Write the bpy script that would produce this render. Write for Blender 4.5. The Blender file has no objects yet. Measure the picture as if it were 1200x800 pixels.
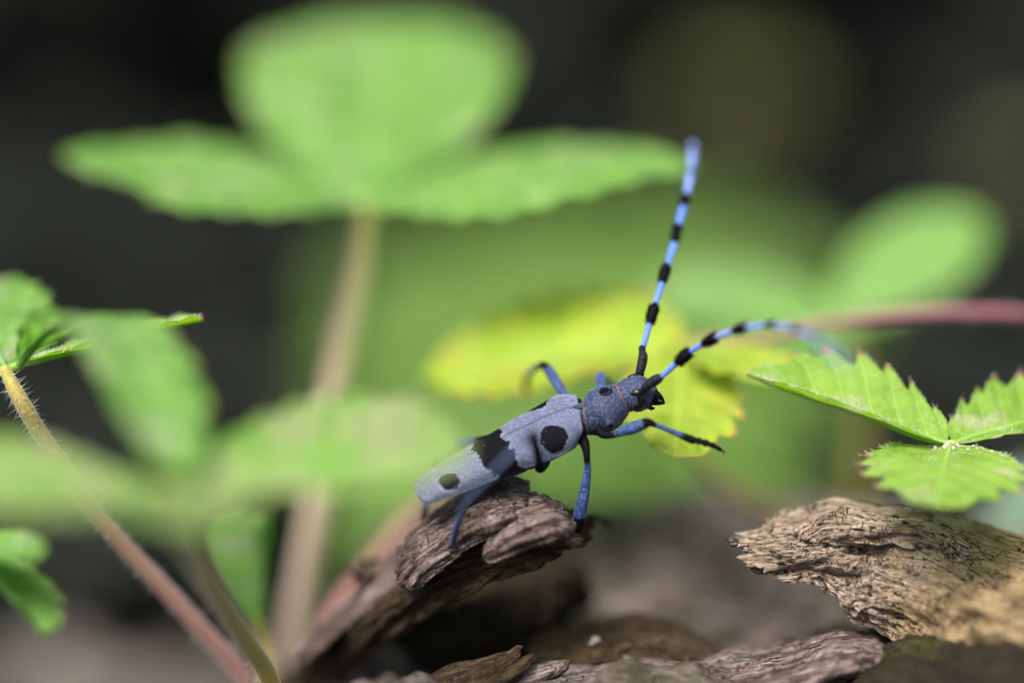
import bpy, math, random
import numpy as np
from mathutils import Vector

# ------------------------------------------------------------------ scene, camera, sky, sun, exposure
# one Blender unit is one centimetre: this is a macro photograph of a beetle about 3 cm long
scn = bpy.context.scene
COL = scn.collection
rad = math.radians

PITCH = rad(9.0)
DIST = 29.0                     # focus distance
AIM = np.array((0.0, 0.0, 11.0))
FWD = np.array((0.0, math.cos(PITCH), -math.sin(PITCH)))
UPV = np.array((0.0, math.sin(PITCH), math.cos(PITCH)))
RGT = np.array((1.0, 0.0, 0.0))
CAM = AIM - DIST * FWD
cam_data = bpy.data.cameras.new('camera')
cam = bpy.data.objects.new('camera', cam_data)
COL.objects.link(cam)
cam.location = CAM
cam.rotation_euler = (math.pi / 2 - PITCH, 0, 0)
cam_data.lens = 100
cam_data.sensor_width = 36
cam_data.sensor_fit = 'HORIZONTAL'
cam_data.clip_start = 0.5
cam_data.clip_end = 60000
cam_data.dof.use_dof = True
cam_data.dof.focus_distance = DIST
cam_data.dof.aperture_fstop = 0.042
cam_data.dof.aperture_blades = 0
scn.camera = cam

SUN_EL, SUN_AZ = rad(52), rad(-154)      # azimuth from +Y (behind the subject) towards -X
world = bpy.data.worlds.new('World')
scn.world = world
world.use_nodes = True
wt = world.node_tree
wt.nodes.clear()
sky = wt.nodes.new('ShaderNodeTexSky')
sky.sky_type = 'NISHITA'
sky.sun_disc = False
sky.sun_elevation = SUN_EL
sky.sun_rotation = SUN_AZ
sky.air_density = 0.9
sky.dust_density = 3.5
sky.ozone_density = 1.0
bg = wt.nodes.new('ShaderNodeBackground')
bg.inputs['Strength'].default_value = 0.05
wo = wt.nodes.new('ShaderNodeOutputWorld')
wt.links.new(sky.outputs[0], bg.inputs[0])
wt.links.new(bg.outputs[0], wo.inputs[0])

sun_data = bpy.data.lights.new('sun', 'SUN')
sun_data.energy = 1.5
sun_data.angle = rad(30)
sun_data.color = (1.0, 0.97, 0.93)
sun = bpy.data.objects.new('sun', sun_data)
COL.objects.link(sun)
sd = Vector((math.sin(SUN_AZ) * math.cos(SUN_EL), math.cos(SUN_AZ) * math.cos(SUN_EL), math.sin(SUN_EL)))
sun.rotation_euler = sd.to_track_quat('Z', 'Y').to_euler()

scn.view_settings.view_transform = 'Standard'
scn.view_settings.look = 'None'
scn.view_settings.gamma = 1
scn.view_settings.exposure = 2.72
scn.render.engine = 'CYCLES'
scn.cycles.use_denoising = True
scn.cycles.denoiser = 'OPENIMAGEDENOISE'
scn.cycles.max_bounces = 10
scn.cycles.diffuse_bounces = 5
scn.cycles.transmission_bounces = 8

# ------------------------------------------------------------------ helpers
K = 0.36 / 1200.0
PX = K * DIST                   # size of one photograph pixel in the plane of focus, cm


def P(px, py, dz=0.0):
    """photograph pixel at depth (focus distance + dz) -> world point"""
    d = DIST + dz
    return CAM + FWD * d + RGT * ((px - 600) * K * d) - UPV * ((py - 400) * K * d)


def PL(lst):
    return [P(*p) for p in lst]


def nrm(v):
    v = np.asarray(v, float)
    return v / (np.linalg.norm(v, axis=-1, keepdims=True) + 1e-12)


_rs = np.random.RandomState(7)
_perm = np.concatenate([_rs.permutation(256)] * 3)
_grad = nrm(_rs.normal(size=(256, 3)))


def perlin(p):
    p = np.asarray(p, float)
    pi = np.floor(p).astype(int)
    pf = p - pi
    pi &= 255
    w = pf * pf * pf * (pf * (pf * 6 - 15) + 10)
    out = 0
    for i in (0, 1):
        for j in (0, 1):
            for k in (0, 1):
                h = _perm[_perm[_perm[(pi[..., 0] + i) & 255] + ((pi[..., 1] + j) & 255)] + ((pi[..., 2] + k) & 255)]
                g = _grad[h]
                d = g[..., 0] * (pf[..., 0] - i) + g[..., 1] * (pf[..., 1] - j) + g[..., 2] * (pf[..., 2] - k)
                ww = (w[..., 0] if i else 1 - w[..., 0]) * (w[..., 1] if j else 1 - w[..., 1]) * (w[..., 2] if k else 1 - w[..., 2])
                out = out + d * ww
    return out * 1.6


def fbm(p, octv=4, gain=0.5):
    p = np.asarray(p, float)
    a, s, r = 1.0, 1.0, 0
    for o in range(octv):
        r = r + a * perlin(p * s + 17.3 * o)
        a *= gain
        s *= 2.03
    return r


def ridged(p, octv=4, gain=0.5):
    p = np.asarray(p, float)
    a, s, r = 1.0, 1.0, 0
    for o in range(octv):
        r = r + a * (1 - 2 * np.abs(perlin(p * s + 9.1 * o)))
        a *= gain
        s *= 2.1
    return r


def root_of(o):
    while o.parent is not None:
        o = o.parent
    return o


def mesh_obj(name, verts, faces, mats, parent=None, smooth=True, attrs=None, mat_index=None, base=None):
    """one mesh object; verts are world points; under a parent they are stored relative to the thing's base"""
    verts = np.asarray(verts, float)
    if parent is not None:
        off = np.array(root_of(parent).location)
    else:
        off = np.zeros(3) if base is None else np.asarray(base, float)
    me = bpy.data.meshes.new(name)
    me.from_pydata((verts - off).tolist(), [], faces)
    if not isinstance(mats, (list, tuple)):
        mats = [mats]
    for m in mats:
        me.materials.append(m)
    if mat_index is not None:
        me.polygons.foreach_set('material_index', np.asarray(mat_index, dtype=np.int32))
    if smooth:
        me.polygons.foreach_set('use_smooth', [True] * len(me.polygons))
    for an, arr in (attrs or {}).items():
        arr = np.asarray(arr, float)
        if arr.ndim == 1:
            a = me.attributes.new(an, 'FLOAT', 'POINT')
            a.data.foreach_set('value', arr)
        else:
            a = me.attributes.new(an, 'FLOAT_VECTOR', 'POINT')
            a.data.foreach_set('vector', arr.ravel())
    me.update()
    o = bpy.data.objects.new(name, me)
    COL.objects.link(o)
    if parent is not None:
        o.parent = parent
    else:
        o.location = off
    return o


def tag(o, label, cat, group=None):
    o['label'] = label
    o['category'] = cat
    if group:
        o['group'] = group
    return o


def thing(name, label, cat, base, group=None):
    o = bpy.data.objects.new(name, None)
    o.empty_display_size = 0.3
    COL.objects.link(o)
    o.location = Vector(base)
    return tag(o, label, cat, group)


def grid_faces(n, m, wrap=False):
    """n rows of m points"""
    f = []
    for i in range(n - 1):
        for j in range(m if wrap else m - 1):
            j2 = (j + 1) % m
            f.append((i * m + j, i * m + j2, (i + 1) * m + j2, (i + 1) * m + j))
    return f


def resample(pts, vals, n):
    """Catmull-Rom through pts (k,3) with extra columns vals, n samples"""
    pts = np.asarray(pts, float)
    A = np.column_stack([pts] + [np.asarray(v, float) for v in vals])
    k = len(A)
    seg = np.linalg.norm(np.diff(pts, axis=0), axis=1) ** 0.7 + 1e-9
    t = np.concatenate([[0], np.cumsum(seg)])
    q = np.linspace(0, t[-1], n)
    out = np.zeros((n, A.shape[1]))
    ext = np.vstack([2 * A[0] - A[1], A, 2 * A[-1] - A[-2]])
    te = np.concatenate([[t[0] - seg[0]], t, [t[-1] + seg[-1]]])
    for i, x in enumerate(q):
        j = min(max(np.searchsorted(t, x, side='right') - 1, 0), k - 2)
        p0, p1, p2, p3 = ext[j], ext[j + 1], ext[j + 2], ext[j + 3]
        t0, t1, t2, t3 = te[j], te[j + 1], te[j + 2], te[j + 3]
        a1 = (t1 - x) / (t1 - t0) * p0 + (x - t0) / (t1 - t0) * p1
        a2 = (t2 - x) / (t2 - t1) * p1 + (x - t1) / (t2 - t1) * p2
        a3 = (t3 - x) / (t3 - t2) * p2 + (x - t2) / (t3 - t2) * p3
        b1 = (t2 - x) / (t2 - t0) * a1 + (x - t0) / (t2 - t0) * a2
        b2 = (t3 - x) / (t3 - t1) * a2 + (x - t1) / (t3 - t1) * a3
        out[i] = (t2 - x) / (t2 - t1) * b1 + (x - t1) / (t2 - t1) * b2
    return out[:, :3], [out[:, 3 + i] for i in range(len(vals))]


def frames(pts):
    tan = nrm(np.gradient(pts, axis=0))
    up = np.array((0.0, 0.13, 1.0)) if abs(tan[0][2]) < 0.9 else np.array((1.0, 0.2, 0.0))
    u = nrm(np.cross(np.cross(tan[0], up), tan[0]))
    U = []
    for t in tan:
        u = nrm(u - t * np.dot(u, t))
        U.append(u)
    U = np.array(U)
    return tan, U, np.cross(tan, U)


def tube(pts, radii, n=40, m=12, extra=(), bump=None):
    """smooth tapered tube with rounded ends -> verts, faces, attrs along [0..1], extra columns"""
    p, cols = resample(pts, [radii] + list(extra), n)
    r = np.maximum(cols[0], 1e-4)
    T, U, V = frames(p)
    th = np.linspace(0, 2 * np.pi, m, endpoint=False)
    rows, along, ex = [], [], [[] for _ in extra]
    for e in (0.15, 0.6, 0.9):
        a = math.sqrt(max(0, 1 - (1 - e) ** 2))
        rows.append(p[0] - T[0] * r[0] * (1 - e) + (np.cos(th)[:, None] * U[0] + np.sin(th)[:, None] * V[0]) * r[0] * a)
        along.append(0)
    for i in range(n):
        rr = r[i] * (1 if bump is None else 1 + bump(i / (n - 1), th))
        rows.append(p[i] + (np.cos(th)[:, None] * U[i] + np.sin(th)[:, None] * V[i]) * (np.ones(m) * rr)[:, None])
        along.append(i / (n - 1))
    for e in (0.9, 0.6, 0.15):
        a = math.sqrt(max(0, 1 - (1 - e) ** 2))
        rows.append(p[-1] + T[-1] * r[-1] * (1 - e) + (np.cos(th)[:, None] * U[-1] + np.sin(th)[:, None] * V[-1]) * r[-1] * a)
        along.append(1)
    v = np.concatenate(rows)
    N = len(rows)
    f = grid_faces(N, m, True)
    f.append(tuple(range(m))[::-1])
    f.append(tuple((N - 1) * m + j for j in range(m)))
    al = np.repeat(along, m)
    outx = []
    for c in cols[1:]:
        cc = np.concatenate([[c[0]] * 3, c, [c[-1]] * 3])
        outx.append(np.repeat(cc, m))
    return v, f, al, outx


def spikes(roots, dirs, lens, w, bend=None):
    """thin three-sided hairs"""
    v, f = [], []
    for i, (a, d, l) in enumerate(zip(roots, dirs, lens)):
        d = d / (np.linalg.norm(d) + 1e-9)
        s = np.cross(d, (0.31, 0.5, 0.81))
        s = s / (np.linalg.norm(s) + 1e-9)
        t = np.cross(d, s)
        ww = w if np.isscalar(w) else w[i]
        b = len(v)
        for k in range(3):
            c, q = math.cos(k * 2.094), math.sin(k * 2.094)
            v.append(a + (s * c + t * q) * ww)
        v.append(a + d * l + (bend[i] if bend is not None else 0))
        f += [(b, b + 1, b + 3), (b + 1, b + 2, b + 3), (b + 2, b, b + 3)]
    return np.array(v), f


# ------------------------------------------------------------------ material helpers
class NT:
    def __init__(self, name):
        self.m = bpy.data.materials.new(name)
        self.m.use_nodes = True
        self.t = self.m.node_tree
        self.t.nodes.clear()
        self.out = self.t.nodes.new('ShaderNodeOutputMaterial')

    def n(self, typ, **kw):
        nd = self.t.nodes.new(typ)
        for k, v in kw.items():
            setattr(nd, k, v)
        return nd

    def set(self, sock, v):
        if v is None:
            return
        if isinstance(v, bpy.types.NodeSocket):
            self.t.links.new(v, sock)
        elif isinstance(v, (tuple, list)) and len(v) == 3 and sock.type == 'RGBA':
            sock.default_value = (*v, 1)
        else:
            sock.default_value = v

    def math(self, op, a, b=None, c=None, clamp=False):
        nd = self.n('ShaderNodeMath', operation=op, use_clamp=clamp)
        for i, x in enumerate((a, b, c)):
            self.set(nd.inputs[i], x)
        return nd.outputs[0]

    def smooth(self, x, lo, hi, a=0.0, b=1.0):
        nd = self.n('ShaderNodeMapRange', interpolation_type='SMOOTHSTEP')
        for i, q in enumerate((x, lo, hi, a, b)):
            self.set(nd.inputs[i], q)
        return nd.outputs[0]

    def mix(self, fac, a, b, typ='MIX'):
        nd = self.n('ShaderNodeMix', data_type='RGBA', blend_type=typ)
        self.set(nd.inputs[0], fac)
        self.set(nd.inputs[6], a)
        self.set(nd.inputs[7], b)
        return nd.outputs[2]

    def attr(self, name):
        nd = self.n('ShaderNodeAttribute', attribute_name=name)
        return nd

    def sep(self, v):
        nd = self.n('ShaderNodeSeparateXYZ')
        self.set(nd.inputs[0], v)
        return nd.outputs

    def comb(self, x, y, z):
        nd = self.n('ShaderNodeCombineXYZ')
        for i, q in enumerate((x, y, z)):
            self.set(nd.inputs[i], q)
        return nd.outputs[0]

    def scale(self, v, s):
        nd = self.n('ShaderNodeVectorMath', operation='MULTIPLY')
        self.set(nd.inputs[0], v)
        nd.inputs[1].default_value = s if isinstance(s, tuple) else (s, s, s)
        return nd.outputs[0]

    def noise(self, v, scale, detail=3, rough=0.55, dist=0.0):
        nd = self.n('ShaderNodeTexNoise')
        self.set(nd.inputs['Vector'], v)
        nd.inputs['Scale'].default_value = scale
        nd.inputs['Detail'].default_value = detail
        nd.inputs['Roughness'].default_value = rough
        nd.inputs['Distortion'].default_value = dist
        return nd.outputs[0]

    def vor(self, v, scale, feature='F1', out='Distance'):
        nd = self.n('ShaderNodeTexVoronoi', feature=feature)
        self.set(nd.inputs['Vector'], v)
        nd.inputs['Scale'].default_value = scale
        return nd.outputs[out]

    def ramp(self, fac, stops):
        nd = self.n('ShaderNodeValToRGB')
        self.set(nd.inputs[0], fac)
        e = nd.color_ramp.elements
        while len(e) < len(stops):
            e.new(0.5)
        for i, (p, c) in enumerate(stops):
            e[i].position = p
            e[i].color = (*c, 1)
        return nd.outputs[0]

    def obj(self):
        return self.n('ShaderNodeTexCoord').outputs['Object']

    def bump(self, h, strength=0.5, dist=0.02, normal=None):
        nd = self.n('ShaderNodeBump')
        nd.inputs['Strength'].default_value = strength
        nd.inputs['Distance'].default_value = dist
        self.set(nd.inputs['Height'], h)
        if normal is not None:
            self.set(nd.inputs['Normal'], normal)
        return nd.outputs[0]

    def bsdf(self, col, rough=0.6, spec=0.4, normal=None, sheen=0.0, sheen_tint=(1, 1, 1), sss=0.0, metallic=0.0):
        b = self.n('ShaderNodeBsdfPrincipled')
        self.set(b.inputs['Base Color'], col)
        self.set(b.inputs['Roughness'], rough)
        self.set(b.inputs['Specular IOR Level'], spec)
        self.set(b.inputs['Metallic'], metallic)
        if sheen:
            b.inputs['Sheen Weight'].default_value = sheen
            b.inputs['Sheen Roughness'].default_value = 0.4
            b.inputs['Sheen Tint'].default_value = (*sheen_tint, 1)
        if normal is not None:
            self.set(b.inputs['Normal'], normal)
        return b.outputs[0]

    def done(self, shader):
        self.t.links.new(shader, self.out.inputs[0])
        return self.m


def leaf_mat(name, col, col2, tipc=(0.26, 0.15, 0.06), edge=0.0, edge_col=(0.35, 0.12, 0.03), dust=0.0, transl=0.5, patch=0.0, dustc=(0.5, 0.4, 0.38), dthr=(0.48, 0.62)):
    s = NT(name)
    a = s.attr('leafc').outputs['Vector']
    ph, av, u = s.sep(a)
    tip = s.attr('tip').outputs['Fac']
    o = s.obj()
    nz = s.noise(o, 2.2, 4, 0.6)
    fine = s.noise(o, 26, 3, 0.6)
    c = s.mix(s.smooth(nz, 0.38, 0.62), col, col2)
    c = s.mix(s.smooth(fine, 0.3, 0.75, 0, 0.25), c, tuple(min(1, x * 1.6) for x in col2))
    fr = s.math('ABSOLUTE', s.math('SUBTRACT', s.math('FRACT', s.math('ADD', ph, 0.5)), 0.5))
    vein = s.smooth(fr, 0.015, 0.06, 1, 0)
    mid = s.smooth(av, 0.01, 0.035, 1, 0)
    vv = s.math('MAXIMUM', vein, mid)
    c = s.mix(s.math('MULTIPLY', vv, 0.45), c, tuple(min(1, x * 1.5 + 0.04) for x in col2))
    if patch:
        pn = s.noise(o, 1.3, 2, 0.5)
        c = s.mix(s.smooth(pn, 0.5, 0.62, 0, patch), c, edge_col)
    if edge:
        en = s.math('ADD', av, s.math('MULTIPLY', s.math('SUBTRACT', fine, 0.5), 0.25))
        c = s.mix(s.smooth(en, 0.86, 1.0, 0, edge), c, edge_col)
    c = s.mix(s.smooth(tip, 0.35, 0.9, 0, 0.8), c, tipc)
    if dust:
        dn = s.noise(o, 1.9, 3, 0.55)
        sp = s.noise(o, 45, 2, 0.6)
        d = s.math('MULTIPLY', s.smooth(dn, *dthr), s.smooth(sp, 0.35, 0.6))
        c = s.mix(s.math('MULTIPLY', d, dust), c, dustc)
    h = s.math('ADD', s.math('MULTIPLY', vv, -0.4), s.math('MULTIPLY', fine, 0.6))
    nb = s.bump(h, 0.5, 0.03)
    b = s.bsdf(c, 0.62, 0.16, nb)
    t = s.n('ShaderNodeBsdfTranslucent')
    hs = s.n('ShaderNodeHueSaturation')
    hs.inputs['Saturation'].default_value = 1.15
    hs.inputs['Value'].default_value = 1.5
    s.set(hs.inputs['Color'], c)
    s.set(t.inputs['Color'], hs.outputs[0])
    s.set(t.inputs['Normal'], nb)
    m = s.n('ShaderNodeMixShader')
    m.inputs[0].default_value = transl
    s.t.links.new(b, m.inputs[1])
    s.t.links.new(t.outputs[0], m.inputs[2])
    return s.done(m.outputs[0])


def stem_mat(name, low, high, mid=None):
    s = NT(name)
    al = s.attr('along').outputs['Fac']
    o = s.obj()
    nz = s.noise(o, 6, 4, 0.6)
    x = s.math('ADD', al, s.math('MULTIPLY', s.math('SUBTRACT', nz, 0.5), 0.25))
    st = [(0.0, low)] + ([(0.66, mid)] if mid else []) + [(1.0, high)]
    c = s.ramp(x, st)
    c = s.mix(s.smooth(s.noise(o, 30, 2), 0.45, 0.8, 0, 0.4), c, tuple(v * 0.5 for v in low))
    nb = s.bump(s.noise(o, 22, 4), 0.4, 0.03)
    b = s.bsdf(c, 0.5, 0.35, nb, sheen=0.3)
    return s.done(b)


def simple_mat(name, c1, c2, scale=8, rough=0.8, bump=0.4, dist=0.03, spec=0.2, detail=5):
    s = NT(name)
    o = s.obj()
    nz = s.noise(o, scale, detail, 0.6)
    c = s.mix(s.smooth(nz, 0.35, 0.68), c1, c2)
    nb = s.bump(s.noise(o, scale * 3, 4), bump, dist)
    return s.done(s.bsdf(c, rough, spec, nb))


def wood_mat(name, pale, brown, dark, crack=0.5, ochre=None, och_dir=None, freq=1.0, moss=0.0):
    """weathered wood: 'grain' holds (along, around, depth) in cm"""
    s = NT(name)
    g = s.attr('grain').outputs['Vector']
    o = s.obj()
    f1 = s.noise(s.scale(g, (1.2 * freq, 14 * freq, 14 * freq)), 1.0, 6, 0.62, 0.6)
    f2 = s.noise(s.scale(g, (6 * freq, 60 * freq, 60 * freq)), 1.0, 4, 0.6, 0.3)
    big = s.noise(o, 1.6, 4, 0.6)
    c = s.mix(s.smooth(f1, 0.35, 0.62), brown, pale)
    c = s.mix(s.smooth(big, 0.42, 0.62, 0, 0.75), c, brown)
    c = s.mix(s.smooth(f2, 0.3, 0.7, 0.45, 0), c, dark)
    if ochre:
        x = s.sep(g)[0]
        w = s.math('ADD', x, s.math('MULTIPLY', s.math('SUBTRACT', big, 0.5), 2.2))
        c = s.mix(s.smooth(w, och_dir[0], och_dir[1], 0, 0.85), c, s.mix(f1, tuple(v * 0.45 for v in ochre), ochre))
    # short dark checks: dashes along the grain and a few cracks across it
    d1 = s.noise(s.scale(g, (7 * freq, 42 * freq, 42 * freq)), 1.0, 3, 0.55, 0.7)
    msk = s.noise(o, 2.6, 3, 0.6)
    ck = s.math('MULTIPLY', s.smooth(d1, 0.56, 0.61), s.smooth(msk, 0.42, 0.54, 0.25, 1))
    d2 = s.noise(s.scale(g, (11 * freq, 3.2 * freq, 3.2 * freq)), 1.0, 4, 0.6, 1.2)
    cr = s.smooth(s.math('ABSOLUTE', s.math('SUBTRACT', d2, 0.5)), 0.006, 0.026, 1, 0)
    cr = s.math('MULTIPLY', cr, s.smooth(s.noise(o, 2.9, 3, 0.6), 0.50, 0.58))
    lg = s.noise(s.scale(g, (0.8, 22, 22)), 1.0, 3, 0.5, 0.8)
    lc = s.smooth(s.math('ABSOLUTE', s.math('SUBTRACT', lg, 0.47)), 0.004, 0.02, 1, 0)
    lc = s.math('MULTIPLY', lc, s.smooth(s.noise(o, 2.3, 2), 0.42, 0.55))
    ck = s.math('MULTIPLY', s.math('MAXIMUM', s.math('MAXIMUM', ck, cr), lc), crack)
    c = s.mix(ck, c, (0.012, 0.009, 0.007))
    if moss:
        mn = s.noise(o, 1.1, 4, 0.6)
        c = s.mix(s.smooth(mn, 0.5, 0.62, 0, moss), c, (0.035, 0.035, 0.008))
    h = s.math('ADD', s.math('MULTIPLY', f1, 1.0), s.math('MULTIPLY', f2, 0.6))
    h = s.math('SUBTRACT', h, s.math('MULTIPLY', ck, 1.6))
    nb = s.bump(h, 1.0, 0.07)
    return s.done(s.bsdf(c, 0.85, 0.15, nb))


# ------------------------------------------------------------------ materials
M = {}
M['soil'] = simple_mat('forest soil', (0.010, 0.009, 0.008), (0.022, 0.019, 0.016), 0.12, 1.0, 0.6, 0.8, spec=0.0)
M['litter'] = simple_mat('dead leaf', (0.045, 0.038, 0.032), (0.115, 0.10, 0.09), 0.5, 0.95, 0.3, 0.05, spec=0.03)
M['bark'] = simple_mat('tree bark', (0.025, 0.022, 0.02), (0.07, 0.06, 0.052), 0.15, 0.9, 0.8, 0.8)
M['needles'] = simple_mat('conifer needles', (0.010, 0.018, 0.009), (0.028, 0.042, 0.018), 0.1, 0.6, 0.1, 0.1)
M['cover'] = leaf_mat('ground cover leaf', (0.085, 0.16, 0.034), (0.125, 0.20, 0.048), edge=0.0)
M['leaf'] = leaf_mat('strawberry leaf green', (0.08, 0.19, 0.032), (0.145, 0.275, 0.06), dust=0.45, dthr=(0.52, 0.68))
M['leaf_dusty'] = leaf_mat('strawberry leaf dusty', tipc=(0.42, 0.06, 0.12), col=(0.125, 0.23, 0.026), col2=(0.18, 0.30, 0.045), dust=0.45, dthr=(0.52, 0.66))
M['leaf_pale'] = leaf_mat('strawberry leaf pale', (0.10, 0.22, 0.042), (0.15, 0.285, 0.068), dust=0.25)
M['leaf_pink'] = leaf_mat('strawberry leaf with faded middle', (0.115, 0.23, 0.038), (0.165, 0.29, 0.065), dust=0.6, dustc=(0.40, 0.29, 0.24), dthr=(0.43, 0.58))
M['leaf_yellow'] = leaf_mat('strawberry leaf yellowing', (0.18, 0.29, 0.02), (0.27, 0.35, 0.04), tipc=(0.42, 0.06, 0.10), edge=0.55, edge_col=(0.42, 0.15, 0.03), dust=0.1, patch=0.15)
M['leaf_blue'] = leaf_mat('bluish leaf', (0.10, 0.17, 0.11), (0.14, 0.21, 0.15))
M['hair'] = simple_mat('plant hair', (0.35, 0.36, 0.32), (0.45, 0.45, 0.40), 9, 0.5, 0, 0.01)
M['stem_green'] = stem_mat('petiole green brown', (0.34, 0.23, 0.19), (0.34, 0.32, 0.12), (0.33, 0.26, 0.18))
M['stem_red'] = stem_mat('petiole red to olive', (0.25, 0.10, 0.10), (0.24, 0.21, 0.035), (0.28, 0.14, 0.11))
M['stem_olive'] = stem_mat('petiole olive', (0.30, 0.17, 0.05), (0.30, 0.26, 0.04), (0.34, 0.27, 0.04))
M['stem_crimson'] = stem_mat('petiole crimson', (0.125, 0.03, 0.045), (0.20, 0.12, 0.04), (0.135, 0.042, 0.05))
M['stem_brown'] = stem_mat('runner brown', (0.17, 0.10, 0.05), (0.15, 0.12, 0.03))
M['stem_pink'] = stem_mat('runner pink', (0.17, 0.06, 0.06), (0.22, 0.13, 0.10))

M['wood'] = wood_mat('weathered wood', (0.115, 0.075, 0.042), (0.038, 0.024, 0.011), (0.011, 0.007, 0.003), 0.8)
M['wood_pink'] = wood_mat('weathered wood pale', (0.32, 0.24, 0.225), (0.068, 0.044, 0.03), (0.02, 0.012, 0.007), 0.9)
M['wood_check'] = wood_mat('checked wood', (0.45, 0.35, 0.275), (0.25, 0.18, 0.125), (0.05, 0.034, 0.022), 1.0, (0.34, 0.24, 0.115), (1.4, 2.6))
M['wood_log'] = wood_mat('rotten log wood', (0.29, 0.235, 0.22), (0.10, 0.075, 0.062), (0.025, 0.018, 0.013), 0.8, freq=0.6, moss=0.6)
M['wood_shaded'] = wood_mat('mossy wood with painted shade', (0.032, 0.022, 0.011), (0.014, 0.010, 0.0045), (0.005, 0.004, 0.002), 0.7, freq=0.6, moss=0.8)  # shade of the hollow painted in as near-black wood, moss patches over it
M['crumb'] = simple_mat('wood dust', (0.26, 0.21, 0.16), (0.42, 0.36, 0.30), 9, 0.9, 0.4, 0.01)
M['crumb_dark'] = simple_mat('dark bark crumb', (0.02, 0.015, 0.012), (0.06, 0.04, 0.03), 6, 0.9, 0.6, 0.03)
M['moss'] = simple_mat('moss', (0.03, 0.035, 0.012), (0.08, 0.085, 0.03), 0.3, 0.95, 0.8, 0.6)
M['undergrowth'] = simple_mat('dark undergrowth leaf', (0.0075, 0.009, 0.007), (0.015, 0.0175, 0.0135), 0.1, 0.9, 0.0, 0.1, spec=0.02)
M['chip'] = simple_mat('pale chip', (0.16, 0.13, 0.11), (0.24, 0.20, 0.175), 9, 0.9, 0.4, 0.01)

# ------------------------------------------------------------------ the setting: ground and forest behind
random.seed(3)
rs = np.random.RandomState(11)
# forest floor: fine near the subject, coarse towards the horizon
rr_ = np.concatenate([np.linspace(0, 120, 60), np.geomspace(126, 42000, 60)])
na = 128
th_ = np.linspace(0, 2 * np.pi, na, endpoint=False)
gx = rr_[:, None] * np.cos(th_) + 0.0
gy = rr_[:, None] * np.sin(th_) + 20.0
gz = 0.9 * fbm(np.stack([gx / 18, gy / 18, gx * 0], -1), 3) + 3.0 * np.clip((rr_[:, None] - 120) / 300, 0, 1) * fbm(np.stack([gx / 160, gy / 160, gx * 0 + 4], -1), 3) - 0.6
gv = np.stack([gx, gy, gz], -1).reshape(-1, 3)
ground = mesh_obj('ground', gv, grid_faces(len(rr_), na, True), M['soil'])
ground['kind'] = 'structure'


def leaf_scatter(name, n, xf, mat, size, zr, tilt, label, cat, seed, cup=0.25):
    """a mass of small folded leaves: eight faces each"""
    r = np.random.RandomState(seed)
    v, f, lc = [], [], []
    k = 0
    xy = np.array([xf(r) for _ in range(n)])
    gzs = -0.6 + 0.9 * fbm(np.column_stack([xy / 18, 0 * xy[:, :1]]), 3)
    while k < n:
        (x, y), gz0 = xy[k], gzs[k]
        z = gz0 + r.uniform(*zr)
        a = r.uniform(0, 2 * np.pi)
        L = size * r.uniform(0.6, 1.3)
        W = L * r.uniform(0.3, 0.45)
        e1 = np.array((math.cos(a), math.sin(a), r.normal() * tilt))
        e1 /= np.linalg.norm(e1)
        nn = np.array((r.normal() * tilt, r.normal() * tilt, 1.0))
        e2 = nrm(np.cross(nn, e1))
        e3 = np.cross(e1, e2)
        b = len(v)
        o = np.array((x, y, z))
        for u, w in ((0, 0.12), (0.35, 0.85), (0.7, 0.95), (1.0, 0.1)):
            for s_ in (-1, 0, 1):
                v.append(o + e1 * L * (u - 0.5) + e2 * W * w * s_ + e3 * L * (cup * abs(s_) * w * 0.5 - 0.35 * (u - 0.4) ** 2))
                lc.append((u * 5 + abs(s_), abs(s_), u))
        for i in range(3):
            for j in range(2):
                f.append((b + i * 3 + j, b + i * 3 + j + 1, b + i * 3 + j + 4, b + i * 3 + j + 3))
        k += 1
    o = mesh_obj(name, v, f, mat, attrs={'leafc': np.array(lc), 'tip': np.zeros(len(v))})
    o['kind'] = 'stuff'
    o['label'] = label
    o['category'] = cat
    return o


def litter_xy(r):
    y = 16 + 42 * r.rand() ** 1.3
    return r.uniform(-1, 1) * (22 + y * 0.4), y


leaf_scatter('leaf_litter', 1100, litter_xy, M['litter'], 4.5, (0.1, 1.2), 0.35, 'grey brown dead leaves strewn over the dark forest floor', 'leaf litter', 5)


def cover_xy(r):
    while True:
        y = r.uniform(18, 70)
        d = y + 28
        px = 600 + r.uniform(-300, 420)
        x = (px - 600) * K * d
        # the patch narrows to the left and thins out towards the back
        e = ((px - 690) / 240) ** 2 + ((y - 42) / 26) ** 2
        if e < 0.75 + 0.5 * r.rand():
            return x, y


leaf_scatter('ground_cover', 4200, cover_xy, M['cover'], 4.2, (0.4, 5.0), 0.30, 'soft green mass of low leaves on the forest floor behind the beetle', 'ground cover', 6)



def dark_xy(r):
    y = 88 + 330 * r.rand() ** 1.2
    return r.uniform(-1, 1) * (45 + y * 0.42), y


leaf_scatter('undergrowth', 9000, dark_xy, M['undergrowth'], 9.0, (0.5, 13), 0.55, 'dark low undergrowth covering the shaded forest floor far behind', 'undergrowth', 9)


def dark_left_xy(r):
    y = r.uniform(25, 92)
    return -(y + 28) * 0.075 - r.rand() * (18 + y * 0.35), y


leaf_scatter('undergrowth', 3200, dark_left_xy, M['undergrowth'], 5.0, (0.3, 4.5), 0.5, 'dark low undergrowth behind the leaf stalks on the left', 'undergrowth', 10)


def dark_right_xy(r):
    y = r.uniform(24, 92)
    return (y + 28) * 0.085 + r.rand() * (16 + y * 0.3), y


leaf_scatter('undergrowth', 2200, dark_right_xy, M['undergrowth'], 5.0, (0.3, 4.5), 0.5, 'dark low undergrowth behind the crisp leaf on the right', 'undergrowth', 12)

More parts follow.
